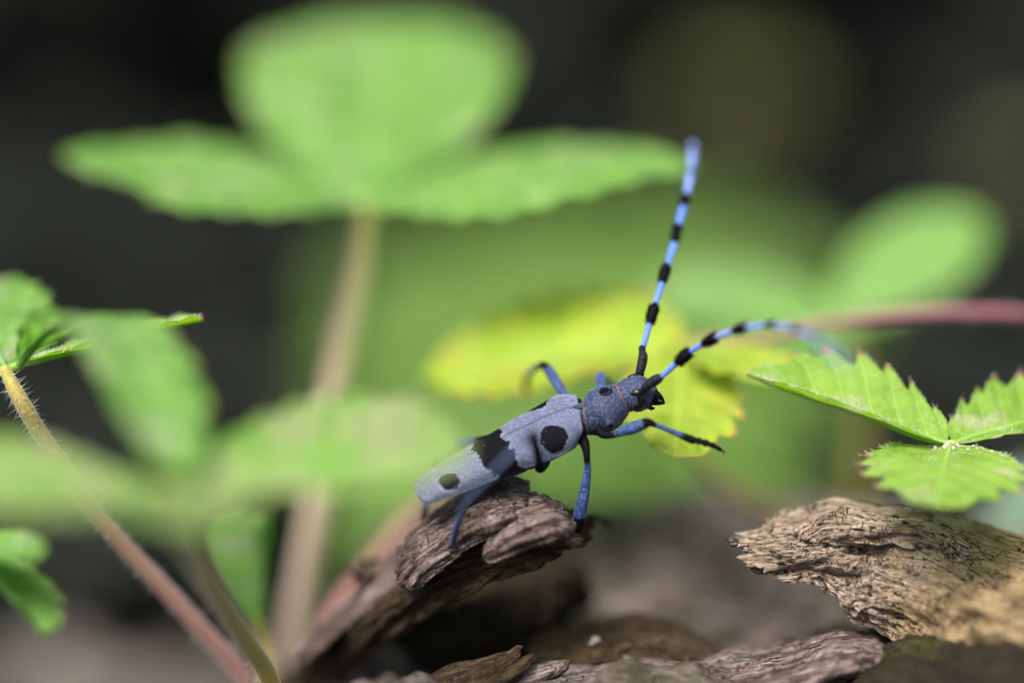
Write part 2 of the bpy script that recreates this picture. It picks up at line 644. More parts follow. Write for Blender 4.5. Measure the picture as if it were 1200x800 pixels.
# trees: tapered trunk, limbs and a crown of drooping needle sprays
def spruce_meshes(seed, H=760.0, R=17.0):
    r = np.random.RandomState(seed)
    zs = np.linspace(0, 1, 9)
    pts = np.stack([6 * r.normal(size=9) * zs * 0.6, 6 * r.normal(size=9) * zs * 0.6, zs * H - 4], -1)
    rd = R * (1 - zs) ** 0.8 + 1.2
    rd[0] *= 1.35
    tv, tf, al, _ = tube(pts, rd, 40, 18, bump=lambda t, th: 0.06 * np.sin(5 * th + 9 * t) + 0.04 * np.sin(11 * th - 5 * t))
    cv, cf, lv, lf = [], [], [], []
    for i in range(120):
        z = 55 + (H - 65) * (i / 120) ** 0.9
        a = i * 2.4 + r.uniform(-.3, .3)
        L = 175 * (1 - z / H) ** 0.75 * r.uniform(0.75, 1.1) + 8
        d = np.array((math.cos(a), math.sin(a), 0))
        n = 7
        t = np.linspace(0, 1, n)
        bp = np.stack([d[0] * L * t, d[1] * L * t, z - 0.30 * L * t + 0.16 * L * t ** 3], -1)
        bv, bf, _, _ = tube(bp, 2.2 * (1 - t) * (1 - z / H) + 0.35, 8, 5)
        o = len(lv)
        lv += bv.tolist()
        lf += [tuple(q + o for q in ff) for ff in bf]
        side = np.array((-d[1], d[0], 0))
        nsp = int(8 + L / 7)
        for k in range(nsp * 2):
            t_ = r.uniform(0.12, 1.0)
            c = np.array((d[0] * L * t_, d[1] * L * t_, z - 0.30 * L * t_ + 0.16 * L * t_ ** 3))
            s_ = r.choice((-1, 1))
            l2 = r.uniform(14, 30) * (1.15 - t_ * 0.6)
            q = nrm(side * s_ + d * r.uniform(0.2, 0.9) + np.array((0, 0, r.uniform(-0.8, 0.05))))
            w = nrm(np.cross(q, (r.normal() * 0.4, r.normal() * 0.4, 1))) * r.uniform(2.5, 5)
            o = len(cv)
            cv += [c - w * 0.4, c + w * 0.4, c + q * l2 * 0.55 + w, c + q * l2, c + q * l2 * 0.55 - w]
            cf += [(o, o + 1, o + 2, o + 4), (o + 4, o + 2, o + 3)]
    return (tv, tf), (cv, cf), (lv, lf)


tree_spots = [(-215, 300, 1.0, 'dark spruce behind the upper end of the tall strawberry leaf, far to its left'),
              (-62, 345, 1.05, 'dark spruce trunk standing behind the tall three-part strawberry leaf'),
              (165, 330, 0.95, 'dark spruce rising behind the red leaf stalk and blurred right leaf'),
              (40, 520, 1.2, 'dark spruce in the distance above the banded antenna'),
              (-150, 600, 1.25, 'distant dark spruce between the two spruces left of the beetle'),
              (250, 560, 1.2, 'distant dark spruce at the right edge of the wood')]
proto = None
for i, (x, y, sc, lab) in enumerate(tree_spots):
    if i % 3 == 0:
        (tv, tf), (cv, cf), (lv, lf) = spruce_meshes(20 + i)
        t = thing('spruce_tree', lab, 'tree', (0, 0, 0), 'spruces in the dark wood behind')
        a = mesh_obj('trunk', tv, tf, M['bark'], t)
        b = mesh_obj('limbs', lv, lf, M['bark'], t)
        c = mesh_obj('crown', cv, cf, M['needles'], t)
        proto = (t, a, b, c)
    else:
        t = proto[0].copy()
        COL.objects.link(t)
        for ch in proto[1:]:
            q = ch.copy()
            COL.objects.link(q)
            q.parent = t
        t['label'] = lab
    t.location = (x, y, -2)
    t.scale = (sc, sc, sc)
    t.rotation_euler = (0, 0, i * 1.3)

# two small seedlings far back, which melt into soft olive discs
M['seedling'] = leaf_mat('seedling leaf', (0.085, 0.095, 0.03), (0.125, 0.13, 0.042))
M['seedling_stem'] = simple_mat('seedling stem', (0.04, 0.03, 0.02), (0.08, 0.06, 0.04), 0.6)
for px, py, dz, size, lab in ((868, 108, 78.0, 2.2, 'olive seedling far behind, a soft round patch right of the antenna tip'),
                              (1212, 196, 74.0, 1.6, 'small seedling far behind at the right edge, a pale soft disc')):
    c = np.array(P(px, py, dz))
    t = thing('seedling', lab, 'seedling', (c[0], c[1], -0.5), 'seedlings in the dark wood')
    v_, f_, _, _ = tube([(c[0], c[1], -0.8), (c[0] + 0.3, c[1], c[2] * 0.5), (c[0], c[1], c[2] + 0.3)], [0.22, 0.18, 0.1], 14, 8)
    mesh_obj('stem', v_, f_, M['seedling_stem'], t)
    for k in range(7):
        a = k * 2.4
        d_ = np.array((math.cos(a), math.sin(a) * 0.6, 0.35 - 0.1 * k))
        d_ /= np.linalg.norm(d_)
        w_ = nrm(np.cross(d_, (0.2, -0.8, 0.6)))
        n_ = np.cross(w_, d_)
        b_ = c + np.array((0, 0, 0.25 * (k - 3)))
        vv, lc = [], []
        for u_, ww in ((0, 0.05), (0.2, 0.25), (0.45, 0.38), (0.7, 0.33), (0.9, 0.16), (1, 0.02)):
            for s_ in (-1, 0, 1):
                vv.append(b_ + d_ * size * u_ + w_ * size * ww * s_ + n_ * size * (0.1 * abs(s_) * ww - 0.25 * u_ * u_))
                lc.append((u_ * 5 + abs(s_), abs(s_), u_))
        mesh_obj('leaf', vv, grid_faces(6, 3), M['seedling'], t, attrs={'leafc': np.array(lc), 'tip': np.zeros(18)})

# ------------------------------------------------------------------ rotting log
log_base = P(760, 900, 3.0)
log_base[2] = 0
LOG = thing('rotting_log', 'weathered rotting log with split grey brown splinters under the beetle', 'log', log_base)

# body of the log: a lumpy broken upper surface whose sides fall to the ground
nx, ny = 230, 150
u = np.linspace(0, 1, nx)
w = np.linspace(0, 1, ny)
x0, x1, y0, y1 = -2.3, 14.0, -2.2, 9.0
LX = x0 + (x1 - x0) * u[:, None] + 0 * w
LY = y0 + (y1 - y0) * w[None, :] + 0 * u[:, None]
ZF = P(700, 800, 0)[2]                 # height of the surface where the frame ends, in the plane of focus
edge = np.minimum(np.minimum(u[:, None] * (x1 - x0), (1 - u[:, None]) * (x1 - x0)), np.minimum(w[None, :] * (y1 - y0), (1 - w[None, :]) * (y1 - y0)))
drop = 1 - np.clip(edge / 1.1, 0, 1)
q3 = np.stack([LX * 0.35, LY * 1.3, 0 * LX + 2.2], -1)
LZ = ZF - 0.12 + 0.42 * fbm(np.stack([LX * 0.55, LY * 0.8, 0 * LX], -1), 4) + 0.22 * ridged(q3, 4) * 0.6 + 0.05 * fbm(np.stack([LX * 3, LY * 12, 0 * LX], -1), 3)
# hollow below the splinter that carries the beetle, and a lighter swell behind it
LZ -= 0.9 * np.exp(-((LX + 0.2) / 1.5) ** 2 - ((LY - 2.0) / 1.9) ** 2)
LZ += 0.35 * np.exp(-((LX - 1.9) / 1.5) ** 2 - ((LY - 5.6) / 1.4) ** 2)
LZ -= 0.45 * np.exp(-((LX - 2.7) / 0.7) ** 2 - ((LY - 3.0) / 0.8) ** 2)
LZ -= 0.03 * np.clip(LY - 3, 0, 9)
LZ = LZ - (drop ** 2) * 1.2 * 1
LZ[drop > 0.93] = -1.0
lv = np.stack([LX, LY, LZ], -1).reshape(-1, 3)
mesh_obj('trunk', lv, grid_faces(nx, ny), M['wood_log'], LOG, attrs={'grain': lv})


def splinter(name, axis, hh, hd, mat, seed, na=200, nb=120, amp=0.05, rag=(0.25, 0.25), power=2.6, lean=0.0, label=None, parent=LOG, profile=None, fib=1.0, gapk=2.2):
    """broken piece of wood lofted along axis (pixels + depth); hh half height in px, hd half depth in cm"""
    pts = np.array(PL(axis))
    p, cols = resample(pts, [np.array(hh) * PX, np.array(hd)], na)
    h, d = cols
    tan = nrm(np.gradient(p, axis=0))
    tan = nrm(tan + 0 * tan)
    dep = np.array((0.0, 1.0, 0.0))
    dep = nrm(dep - tan * (tan @ dep)[:, None])
    upv = np.cross(tan, -dep)
    upv = np.where((upv[:, 2] < 0)[:, None], -upv, upv)
    L = np.concatenate([[0], np.cumsum(np.linalg.norm(np.diff(p, axis=0), axis=1))])
    th = np.linspace(0, 2 * np.pi, nb, endpoint=False)
    c, s_ = np.cos(th), np.sin(th)
    cx = np.sign(c) * np.abs(c) ** (2 / power)
    cy = np.sign(s_) * np.abs(s_) ** (2 / power)
    t = np.linspace(0, 1, na)
    e0 = np.clip(t / 0.05, 0, 1)
    e1 = np.clip((1 - t) / 0.05, 0, 1)
    cap = np.sqrt(np.clip(1 - (1 - e0) ** 2, 0, 1)) * np.sqrt(np.clip(1 - (1 - e1) ** 2, 0, 1))
    cap = np.maximum(cap, 0.02)
    A = cx[None, :] * (d * cap)[:, None]
    B = cy[None, :] * (h * cap)[:, None] + lean * A
    g = np.stack([L[:, None] + 0 * A, A, B], -1) + seed * 3.7
    big = fbm(g * np.array((0.9, 1.6, 1.6)), 3) * 1.3
    fibre = ridged(g * np.array((0.7, 7.0, 7.0)), 3) * 0.55 * fib
    fine = fbm(g * np.array((3.0, 26.0, 26.0)), 2) * 0.30 * fib
    gap = -np.clip(ridged(g * np.array((0.5, 3.1, 3.1)) + 5, 2) - 0.8, 0, 1) * gapk
    steps = np.round(fbm(g * np.array((1.3, 2.2, 2.2)) + 9, 2) * 2.5) / 2.5 * 0.7
    disp = amp * (big + fibre + fine + gap + steps)
    rr = np.sqrt(cx ** 2 + cy ** 2)
    nA, nB = (cx / rr)[None, :], (cy / rr)[None, :]
    A = A + nA * disp * cap[:, None] ** 0.5
    B = B + nB * disp * cap[:, None] ** 0.5
    # ragged broken ends: fibres of unequal length
    rg = fbm(np.stack([A * 5 + seed, B * 7, 0 * A], -1), 4)
    ax = (rg * rag[1]) * np.clip((t - 0.78) / 0.22, 0, 1)[:, None] ** 1.5 - (rg * rag[0]) * np.clip((0.22 - t) / 0.22, 0, 1)[:, None] ** 1.5
    v = p[:, None, :] + dep[:, None, :] * A[..., None] + upv[:, None, :] * B[..., None] + tan[:, None, :] * ax[..., None]
    grain = np.stack([L[:, None] + 0 * A, A, B], -1)
    f = grid_faces(na, nb, True)
    f.append(tuple(range(nb)))
    f.append(tuple((na - 1) * nb + j for j in range(nb))[::-1])
    o = mesh_obj(name, v.reshape(-1, 3), f, mat, parent, attrs={'grain': grain.reshape(-1, 3)})
    if label:
        o['label'] = label
    return o


# the piece that carries the beetle: a long leaning slab, with layered lumps at its top
splinter('splinter', [(320, 830, 4.0), (395, 752, 3.2), (480, 692, 1.7), (570, 648, 0.8), (640, 630, 0.55), (668, 626, 0.4)],
         [16, 18, 20, 22, 19, 11], [0.8, 0.8, 0.75, 0.65, 0.5, 0.35], M['wood'], 1, 260, 150, 0.06, (0.1, 0.35), 3.0, fib=1.4, gapk=3.5, label='leaning brown splinter of the log below the beetle')
splinter('splinter', [(470, 664, 0.5), (505, 632, 0.28), (550, 606, 0.22), (598, 588, 0.2), (620, 587, 0.2)],
         [8, 13, 14, 13, 8], [0.35, 0.45, 0.45, 0.42, 0.3], M['wood_pink'], 2, 240, 150, 0.065, (0.1, 0.22), 3.2, lean=0.2, fib=1.4, gapk=4.0, label='pale grey pink splinter directly under the beetle tail')
splinter('splinter', [(575, 630, 0.1), (604, 614, 0.0), (634, 602, 0.0), (656, 598, 0.1)],
         [9, 12, 12, 8], [0.35, 0.38, 0.36, 0.25], M['wood_pink'], 3, 220, 140, 0.058, (0.1, 0.16), 3.2, lean=0.25, fib=1.4, gapk=4.0, label='pale blunt splinter below the middle leg of the beetle')
splinter('splinter', [(350, 770, 1.9), (420, 712, 1.9), (480, 668, 1.5), (520, 640, 1.2)],
         [9, 12, 11, 6], [0.5, 0.6, 0.5, 0.4], M['wood_pink'], 4, 160, 90, 0.04, (0.2, 0.2))
# wall of wood under the leaning slab, coloured near black as the hollow's shade
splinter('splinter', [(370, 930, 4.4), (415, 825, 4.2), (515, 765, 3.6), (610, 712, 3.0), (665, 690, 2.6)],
         [80, 80, 74, 52, 20], [1.4, 1.4, 1.2, 0.9, 0.6], M['wood_shaded'], 5, 180, 120, 0.10, (0.2, 0.3), label='mossy side of the log below the beetle, darkened with painted shade')

# the overhanging checked piece at the right
splinter('splinter', [(872, 645, 0.1), (910, 646, 0.2), (958, 645, 0.35), (1010, 657, 0.45), (1070, 674, 0.4), (1150, 702, 0.1), (1260, 732, -0.6), (1340, 747, -1.0)],
         [9, 13, 24, 40, 51, 55, 56, 52], [0.22, 0.36, 0.5, 0.65, 0.7, 0.8, 0.9, 0.9], M['wood_check'], 6, 420, 260, 0.055, (0.34, 0.1), 3.6, lean=0.30, fib=1.5, gapk=4.5, label='checked beige splinter overhanging to a ragged tip at the right')
splinter('splinter', [(938, 628, 0.3), (968, 613, 0.28), (1020, 616, 0.3), (1075, 620, 0.3), (1120, 640, 0.25), (1150, 656, 0.2)],
         [7, 15, 17, 16, 12, 7], [0.3, 0.4, 0.45, 0.45, 0.4, 0.3], M['wood_check'], 8, 220, 130, 0.05, (0.12, 0.1), 3.4, fib=1.5, gapk=4.0, label='cracked dark ridge along the top of the right splinter')
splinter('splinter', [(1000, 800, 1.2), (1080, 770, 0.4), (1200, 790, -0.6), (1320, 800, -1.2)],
         [26, 40, 48, 46], [1.0, 1.3, 1.4, 1.3], M['wood_shaded'], 10, 160, 110, 0.09, label='mossy wood darkened with painted shade below the right splinter')

# fibrous bits along the lower edge of the picture
splinter('splinter', [(800, 808, 0.3), (860, 796, 0.2), (930, 778, 0.1), (1000, 762, 0.0), (1040, 762, 0.0)],
         [10, 14, 16, 14, 8], [0.5, 0.6, 0.6, 0.5, 0.3], M['wood_pink'], 11, 160, 100, 0.04, (0.2, 0.1))
splinter('splinter', [(485, 815, 0.1), (530, 796, 0.0), (575, 781, 0.0), (600, 768, 0.0), (612, 758, 0.0)],
         [8, 10, 8, 6, 3], [0.3, 0.3, 0.2, 0.12, 0.06], M['wood'], 12, 140, 70, 0.03, (0.1, 0.1))
splinter('splinter', [(560, 806, -0.1), (600, 786, -0.1), (628, 768, -0.1)],
         [9, 8, 3], [0.3, 0.2, 0.08], M['wood'], 13, 110, 70, 0.035, (0.1, 0.12))
splinter('splinter', [(590, 806, 0.2), (620, 792, 0.1), (648, 782, 0.1), (668, 774, 0.1)],
         [12, 9, 7, 3], [0.3, 0.2, 0.15, 0.06], M['wood_pink'], 14, 110, 70, 0.035, (0.1, 0.1))
splinter('splinter', [(620, 770, 1.2), (690, 757, 1.2), (760, 752, 1.2), (830, 770, 1.3), (870, 785, 1.4)],
         [9, 14, 14, 12, 8], [0.5, 0.6, 0.6, 0.6, 0.4], M['wood'], 15, 140, 90, 0.06, (0.2, 0.2))
splinter('splinter', [(630, 812, 0.2), (700, 800, 0.3), (790, 800, 0.3), (860, 806, 0.3)],
         [14, 16, 15, 10], [0.6, 0.7, 0.7, 0.5], M['wood_log'], 16, 140, 90, 0.06, (0.2, 0.2))


def crumbs(name, pts, rads, mat, seed):
    """irregular grains, one closed lump each"""
    r = np.random.RandomState(seed)
    v, f = [], []
    ico = [(0, 0, -1), (0.72, -0.53, -0.45), (-0.28, -0.85, -0.45), (-0.89, 0, -0.45), (-0.28, 0.85, -0.45), (0.72, 0.53, -0.45),
           (0.28, -0.85, 0.45), (-0.72, -0.53, 0.45), (-0.72, 0.53, 0.45), (0.28, 0.85, 0.45), (0.89, 0, 0.45), (0, 0, 1)]
    fc = [(0, 1, 2), (1, 0, 5), (0, 2, 3), (0, 3, 4), (0, 4, 5), (1, 5, 10), (2, 1, 6), (3, 2, 7), (4, 3, 8), (5, 4, 9),
          (1, 10, 6), (2, 6, 7), (3, 7, 8), (4, 8, 9), (5, 9, 10), (6, 10, 11), (7, 6, 11), (8, 7, 11), (9, 8, 11), (10, 9, 11)]
    for p, rd in zip(pts, rads):
        b = len(v)
        sc = r.uniform(0.6, 1.4, 3)
        for q in ico:
            v.append(np.array(p) + np.array(q) * sc * rd * r.uniform(0.7, 1.3))
        f += [tuple(b + k for k in t) for t in fc]
    return v, f


r_ = np.random.RandomState(4)
# dark crumb lying on the slope of the wood, left of the beetle
b0 = P(427, 676, 1.6)
cv_, cf_ = crumbs('c', [b0 + r_.normal(size=3) * np.array((0.05, 0.05, 0.11)) for _ in range(16)], r_.uniform(0.04, 0.085, 16), None, 2)
tag(mesh_obj('bark_crumb', cv_, cf_, M['crumb_dark'], base=b0, smooth=False), 'dark crumb of bark lying on the sloping wood left of the beetle', 'crumb')
b0 = P(698, 751, 0.7)
cv_, cf_ = crumbs('c', [b0 + np.array((r_.normal() * 0.02, r_.normal() * 0.02, r_.normal() * 0.015)) for _ in range(7)], r_.uniform(0.018, 0.034, 7), None, 3)
tag(mesh_obj('wood_chip', cv_, cf_, M['chip'], base=b0, smooth=False), 'tiny pale chip lying on the wood at the bottom centre', 'crumb')

# ------------------------------------------------------------------ the beetle
PHI = rad(35)
sp_px = np.array([(487, 580), (510, 569), (557, 547), (604, 524), (668, 493), (694, 488.5), (709, 479), (731, 465), (752, 459), (770, 463), (782, 469)], float)
_seg = np.concatenate([[0], np.cumsum(np.linalg.norm(np.diff(sp_px, axis=0), axis=1))])
_sx = np.linspace(0, _seg[-1], 800)
_k = np.ones(41) / 41


def _sm(col):
    a = np.interp(_sx, _seg, col)
    pad = np.concatenate([2 * a[0] - a[1:21][::-1], a, 2 * a[-1] - a[-21:-1][::-1]])
    return np.convolve(pad, _k, 'valid')


_spx, _spy = _sm(sp_px[:, 0]), _sm(sp_px[:, 1])
_tx, _ty = np.gradient(_spx), -np.gradient(_spy)
_tl = np.hypot(_tx, _ty)
_tx, _ty = _tx / _tl, _ty / _tl
BL = _seg[-1]                     # body length in px


def BP(s, y, z):
    """beetle space (px): s along the body, y to its right (towards the camera), z up its back -> world"""
    s, y, z = np.broadcast_arrays(np.asarray(s, float), np.asarray(y, float), np.asarray(z, float))
    cx, cy = np.interp(s, _sx, _spx), np.interp(s, _sx, _spy)
    tx, ty = np.interp(s, _sx, _tx), np.interp(s, _sx, _ty)
    ph_ = np.radians(np.interp(s, [0, 60, 120, 190, 215, 240, 300], [19, 23, 29, 37, 40, 42, 42]))
    c, q = np.cos(ph_), np.sin(ph_)
    # up = c*(-ty, tx, 0) + q*(0,0,1) ; right = (q*ty, -q*tx, c)
    ix = cx + z * c * (-ty) + y * q * ty
    iy = cy - (z * c * tx + y * (-q * tx))
    tw = z * q + y * c
    d = DIST - tw * PX
    return CAM + FWD * d[..., None] + RGT * ((ix - 600) * K * d)[..., None] - UPV * ((iy - 400) * K * d)[..., None]


# materials
def velvet(name, blue, dark, mixlo=0.40, mixhi=0.60, scale=48, spots=None, flecks=True, bumpd=0.012, black='black'):
    s = NT(name)
    o = s.obj()
    nz = s.noise(o, scale, 3, 0.7)
    n2 = s.noise(o, scale * 2.7, 2, 0.6)
    bigv = s.noise(o, 5, 3, 0.5)
    c = s.mix(s.smooth(nz, mixlo, mixhi), dark, blue)
    c = s.mix(s.smooth(bigv, 0.4, 0.7, 0, 0.3), c, tuple(v * 0.6 for v in blue))
    c = s.mix(s.smooth(n2, 0.66, 0.72, 0, 0.6), c, tuple(min(1, v * 1.8 + 0.1) for v in blue))
    bl = s.attr(black).outputs['Fac']
    blk = s.math('ADD', bl, s.math('MULTIPLY', s.math('SUBTRACT', nz, 0.5), 0.5))
    c = s.mix(s.smooth(blk, 0.42, 0.58), c, (0.002, 0.002, 0.003))
    h = s.math('ADD', nz, s.math('MULTIPLY', n2, 0.5))
    nb = s.bump(h, 0.7, bumpd)
    b_ = s.n('ShaderNodeBsdfPrincipled')
    s.set(b_.inputs['Base Color'], c)
    b_.inputs['Roughness'].default_value = 0.5
    inb = s.smooth(blk, 0.42, 0.58)
    s.set(b_.inputs['Specular IOR Level'], s.math('MULTIPLY_ADD', inb, -0.19, 0.23))
    s.set(b_.inputs['Sheen Weight'], s.math('MULTIPLY_ADD', inb, -0.10, 0.10))
    b_.inputs['Sheen Tint'].default_value = (0.6, 0.7, 1.0, 1)
    s.set(b_.inputs['Normal'], nb)
    return s.done(b_.outputs[0])


M['b_body'] = velvet('beetle blue velvet', (0.032, 0.046, 0.115), (0.003, 0.0045, 0.010), 0.46, 0.62, 46)
M['b_leg'] = velvet('beetle leg blue', (0.028, 0.07, 0.21), (0.003, 0.005, 0.014), 0.44, 0.62, 50)
M['b_shin'] = velvet('beetle shin grey blue', (0.07, 0.10, 0.20), (0.02, 0.03, 0.07), 0.38, 0.6, 52)  # lighter than the other legs: sheen of its hairs painted into the colour
M['b_ant'] = velvet('antenna blue', (0.068, 0.135, 0.47), (0.032, 0.066, 0.27), 0.3, 0.5, 50)
M['b_ant_far'] = velvet('antenna grey blue', (0.12, 0.18, 0.40), (0.08, 0.12, 0.27), 0.3, 0.5, 50)
M['b_black'] = velvet('beetle black', (0.004, 0.0045, 0.010), (0.0015, 0.0015, 0.002), 0.40, 0.65, 50)
M['b_eye'] = NT('beetle eye')
_s = M['b_eye']
M['b_eye'] = _s.done(_s.bsdf((0.003, 0.003, 0.004), 0.3, 0.3, _s.bump(_s.vor(_s.obj(), 90), 0.3, 0.004)))
M['b_gold'] = simple_mat('golden hair', (0.055, 0.03, 0.014), (0.17, 0.10, 0.045), 60, 0.5, 0.4, 0.004)
M['b_felt'] = simple_mat('silver felt hair', (0.10, 0.112, 0.165), (0.21, 0.235, 0.31), 30, 0.6, 0, 0.004)
M['b_tuft'] = simple_mat('yellow brown hair', (0.25, 0.15, 0.03), (0.45, 0.30, 0.08), 40, 0.6, 0.3, 0.004)

# wing case: pale blue-grey felt with black velvet marks, marks laid out in wing-case coordinates
s = NT('wing case felt')
e = s.attr('ely').outputs['Vector']
ex, eq, _e = s.sep(e)
o = s.obj()
wob = s.math('MULTIPLY', s.math('SUBTRACT', s.noise(o, 7, 3, 0.6), 0.5), 1.3)
wob2 = s.math('MULTIPLY', s.math('SUBTRACT', s.noise(o, 30, 3, 0.7), 0.5), 0.6)
wv = s.math('ADD', wob, wob2)


def ell(cx, cq, rx, rq, k):
    dx = s.math('DIVIDE', s.math('SUBTRACT', ex, cx), rx)
    dq = s.math('DIVIDE', s.math('SUBTRACT', eq, cq), rq)
    r2 = s.math('SQRT', s.math('ADD', s.math('MULTIPLY', dx, dx), s.math('MULTIPLY', dq, dq)))
    r2 = s.math('ADD', r2, s.math('MULTIPLY', wv, k))
    return s.math('MULTIPLY', s.math('SUBTRACT', 1.0, r2), rx)      # >0 inside, in wing-case lengths


d1 = ell(0.815, 0.56, 0.076, 0.34, 0.7)
d3 = ell(0.19, 0.53, 0.056, 0.31, 1.0)
cent = s.math('ADD', 0.475, s.math('MULTIPLY', s.math('POWER', eq, 1.3), 0.045))
bw = s.math('ADD', 0.086, s.math('MULTIPLY', wv, 0.085))
bw = s.math('ADD', bw, s.math('MULTIPLY', s.math('SINE', s.math('MULTIPLY', eq, 5.5)), 0.012))
d2 = s.math('SUBTRACT', bw, s.math('ABSOLUTE', s.math('SUBTRACT', ex, cent)))
d = s.math('MAXIMUM', s.math('MAXIMUM', d1, d2), d3)
inside = s.smooth(d, -0.0012, 0.0025)
halo = s.smooth(d, -0.012, -0.001, 0, 0.4)
fz = s.noise(o, 46, 4, 0.75)
fz2 = s.noise(o, 170, 2, 0.6)
base = s.mix(s.smooth(fz, 0.3, 0.68), (0.022, 0.026, 0.052), (0.094, 0.105, 0.165))
base = s.mix(s.smooth(ex, 0.75, 0.3), base, s.mix(s.smooth(fz, 0.3, 0.68), (0.040, 0.048, 0.062), (0.12, 0.136, 0.16)))  # paler and greyer towards the tail, painting in the haze of the near leaf
base = s.mix(s.smooth(fz2, 0.58, 0.75, 0, 0.5), base, (0.02, 0.022, 0.045))
base = s.mix(s.smooth(s.noise(o, 4, 3, 0.6), 0.4, 0.65, 0, 0.35), base, (0.035, 0.05, 0.12))
base = s.mix(halo, base, (0.19, 0.205, 0.27))
base = s.mix(s.smooth(eq, 0.93, 0.985, 0, 0.75), base, (0.06, 0.07, 0.12))
base = s.mix(s.smooth(eq, 0.0, 0.02, 0.75, 0), base, (0.03, 0.03, 0.05))
flk = s.math('MULTIPLY', s.smooth(s.vor(o, 16), 0.09, 0.14, 1, 0), s.smooth(s.noise(o, 11, 2), 0.45, 0.6))  # pale flecks paint small glints of light on the black marks
blackc = s.mix(flk, s.mix(s.smooth(fz, 0.35, 0.7), (0.002, 0.002, 0.003), (0.007, 0.007, 0.009)), (0.16, 0.17, 0.21))
colr = s.mix(inside, base, blackc)
nb = s.bump(s.math('ADD', fz, s.math('MULTIPLY', fz2, 0.6)), 0.8, 0.014)
bs = s.n('ShaderNodeBsdfPrincipled')
s.set(bs.inputs['Base Color'], colr)
bs.inputs['Roughness'].default_value = 0.6
s.set(bs.inputs['Specular IOR Level'], s.math('MULTIPLY_ADD', inside, -0.12, 0.14))
s.set(bs.inputs['Sheen Weight'], s.math('MULTIPLY_ADD', inside, -0.10, 0.10))
bs.inputs['Sheen Tint'].default_value = (0.8, 0.86, 1, 1)
s.set(bs.inputs['Normal'], nb)
M['b_ely'] = s.done(bs.outputs[0])

beetle_base = P(600, 600, 0)
BEETLE = thing('longhorn_beetle', 'blue grey longhorn beetle with black spots and long banded antennae, climbing the wood', 'beetle', beetle_base)

# body: abdomen, thorax, collared pronotum and head as one continuous skin
#        s    W    Htop Hbot zc
prof = np.array([
    (6, 9, 4, 4, -3), (16, 18, 7, 7, -3), (34, 27, 10, 12, -3), (70, 33, 13, 19, -3), (120, 37, 14, 24, -3), (160, 38, 15, 26, -3),
    (190, 36, 16, 26, -2), (208, 27, 17, 23, -1), (216, 19.5, 18, 19, 0), (221, 21, 20.5, 20, 0), (228, 25.5, 23.5, 23, 0), (240, 28.5, 26, 25, 0), (250, 27.5, 25.5, 24, 0),
    (260, 23, 22, 21, 0), (267, 19.5, 18.5, 18.5, 0), (270, 18.0, 17.3, 17.6, 0), (273, 19.2, 18.4, 19, 0), (281, 21.6, 20.2, 21.4, 0), (291, 21.4, 19.6, 21.4, 0),
    (299, 18.5, 16.2, 19.4, -1), (306, 14.5, 11.4, 16, -2), (311, 9, 6, 10, -3), (315, 4, 3, 5, -4)], float)
S = np.linspace(prof[0, 0], prof[-1, 0], 330)


def pchip(col):
    x, y_ = prof[:, 0], prof[:, col]
    # smooth interpolation (monotone cubic)
    h = np.diff(x)
    dl = np.diff(y_) / h
    m = np.zeros_like(y_)
    m[1:-1] = np.where(dl[1:] * dl[:-1] > 0, 2 * dl[1:] * dl[:-1] / (dl[1:] + dl[:-1] + 1e-12), 0)
    m[0], m[-1] = dl[0], dl[-1]
    i = np.clip(np.searchsorted(x, S) - 1, 0, len(x) - 2)
    t = (S - x[i]) / h[i]
    return (2 * t ** 3 - 3 * t ** 2 + 1) * y_[i] + (t ** 3 - 2 * t ** 2 + t) * h[i] * m[i] + (-2 * t ** 3 + 3 * t ** 2) * y_[i + 1] + (t ** 3 - t ** 2) * h[i] * m[i + 1]


Wb, Ht, Hb, Zc = (pchip(c) for c in (1, 2, 3, 4))
nth = 110
th = np.linspace(0, 2 * np.pi, nth, endpoint=False)
cy, cz = np.sin(th), np.cos(th)
Yb = Wb[:, None] * cy
Zb = np.where(cz >= 0, Ht[:, None] * cz, Hb[:, None] * cz) + Zc[:, None]
Sb = S[:, None] + 0 * Yb
nrmY, nrmZ = cy[None, :] + 0 * Yb, cz[None, :] + 0 * Yb
# lateral tubercle on the pronotum, belly rings, grainy skin
tub = 4.5 * np.exp(-((Sb - 240) / 5.0) ** 2) * np.exp(-((np.abs(th - np.pi)[None, :] - rad(92)) / rad(15)) ** 2)
rings = -1.3 * np.exp(-(((Sb - 20) % 32 - 16) / 2.0) ** 2) * np.clip(-cz[None, :] + 0.35, 0, 1) * (Sb < 150)
g3 = np.stack([Sb * 0.16, Yb * 0.16, Zb * 0.16], -1)
grain = (0.55 * fbm(g3, 3) + 0.45 * fbm(g3 * 3.1, 2)) * np.clip((Sb - 205) / 15, 0, 1)
# brow ridge and groove on the head
headg = -2.2 * np.exp(-((Sb - 277) / 3.0) ** 2) * np.exp(-((Yb - 14) / 8) ** 2) - 1.2 * np.exp(-(Yb / 2.2) ** 2) * (cz[None, :] > 0) * np.clip((Sb - 274) / 8, 0, 1) * np.clip((306 - Sb) / 8, 0, 1)
dd = tub + rings + grain + headg
Yb = Yb + nrmY * dd
Zb = Zb + nrmZ * dd
bv = BP(Sb, Yb, Zb)
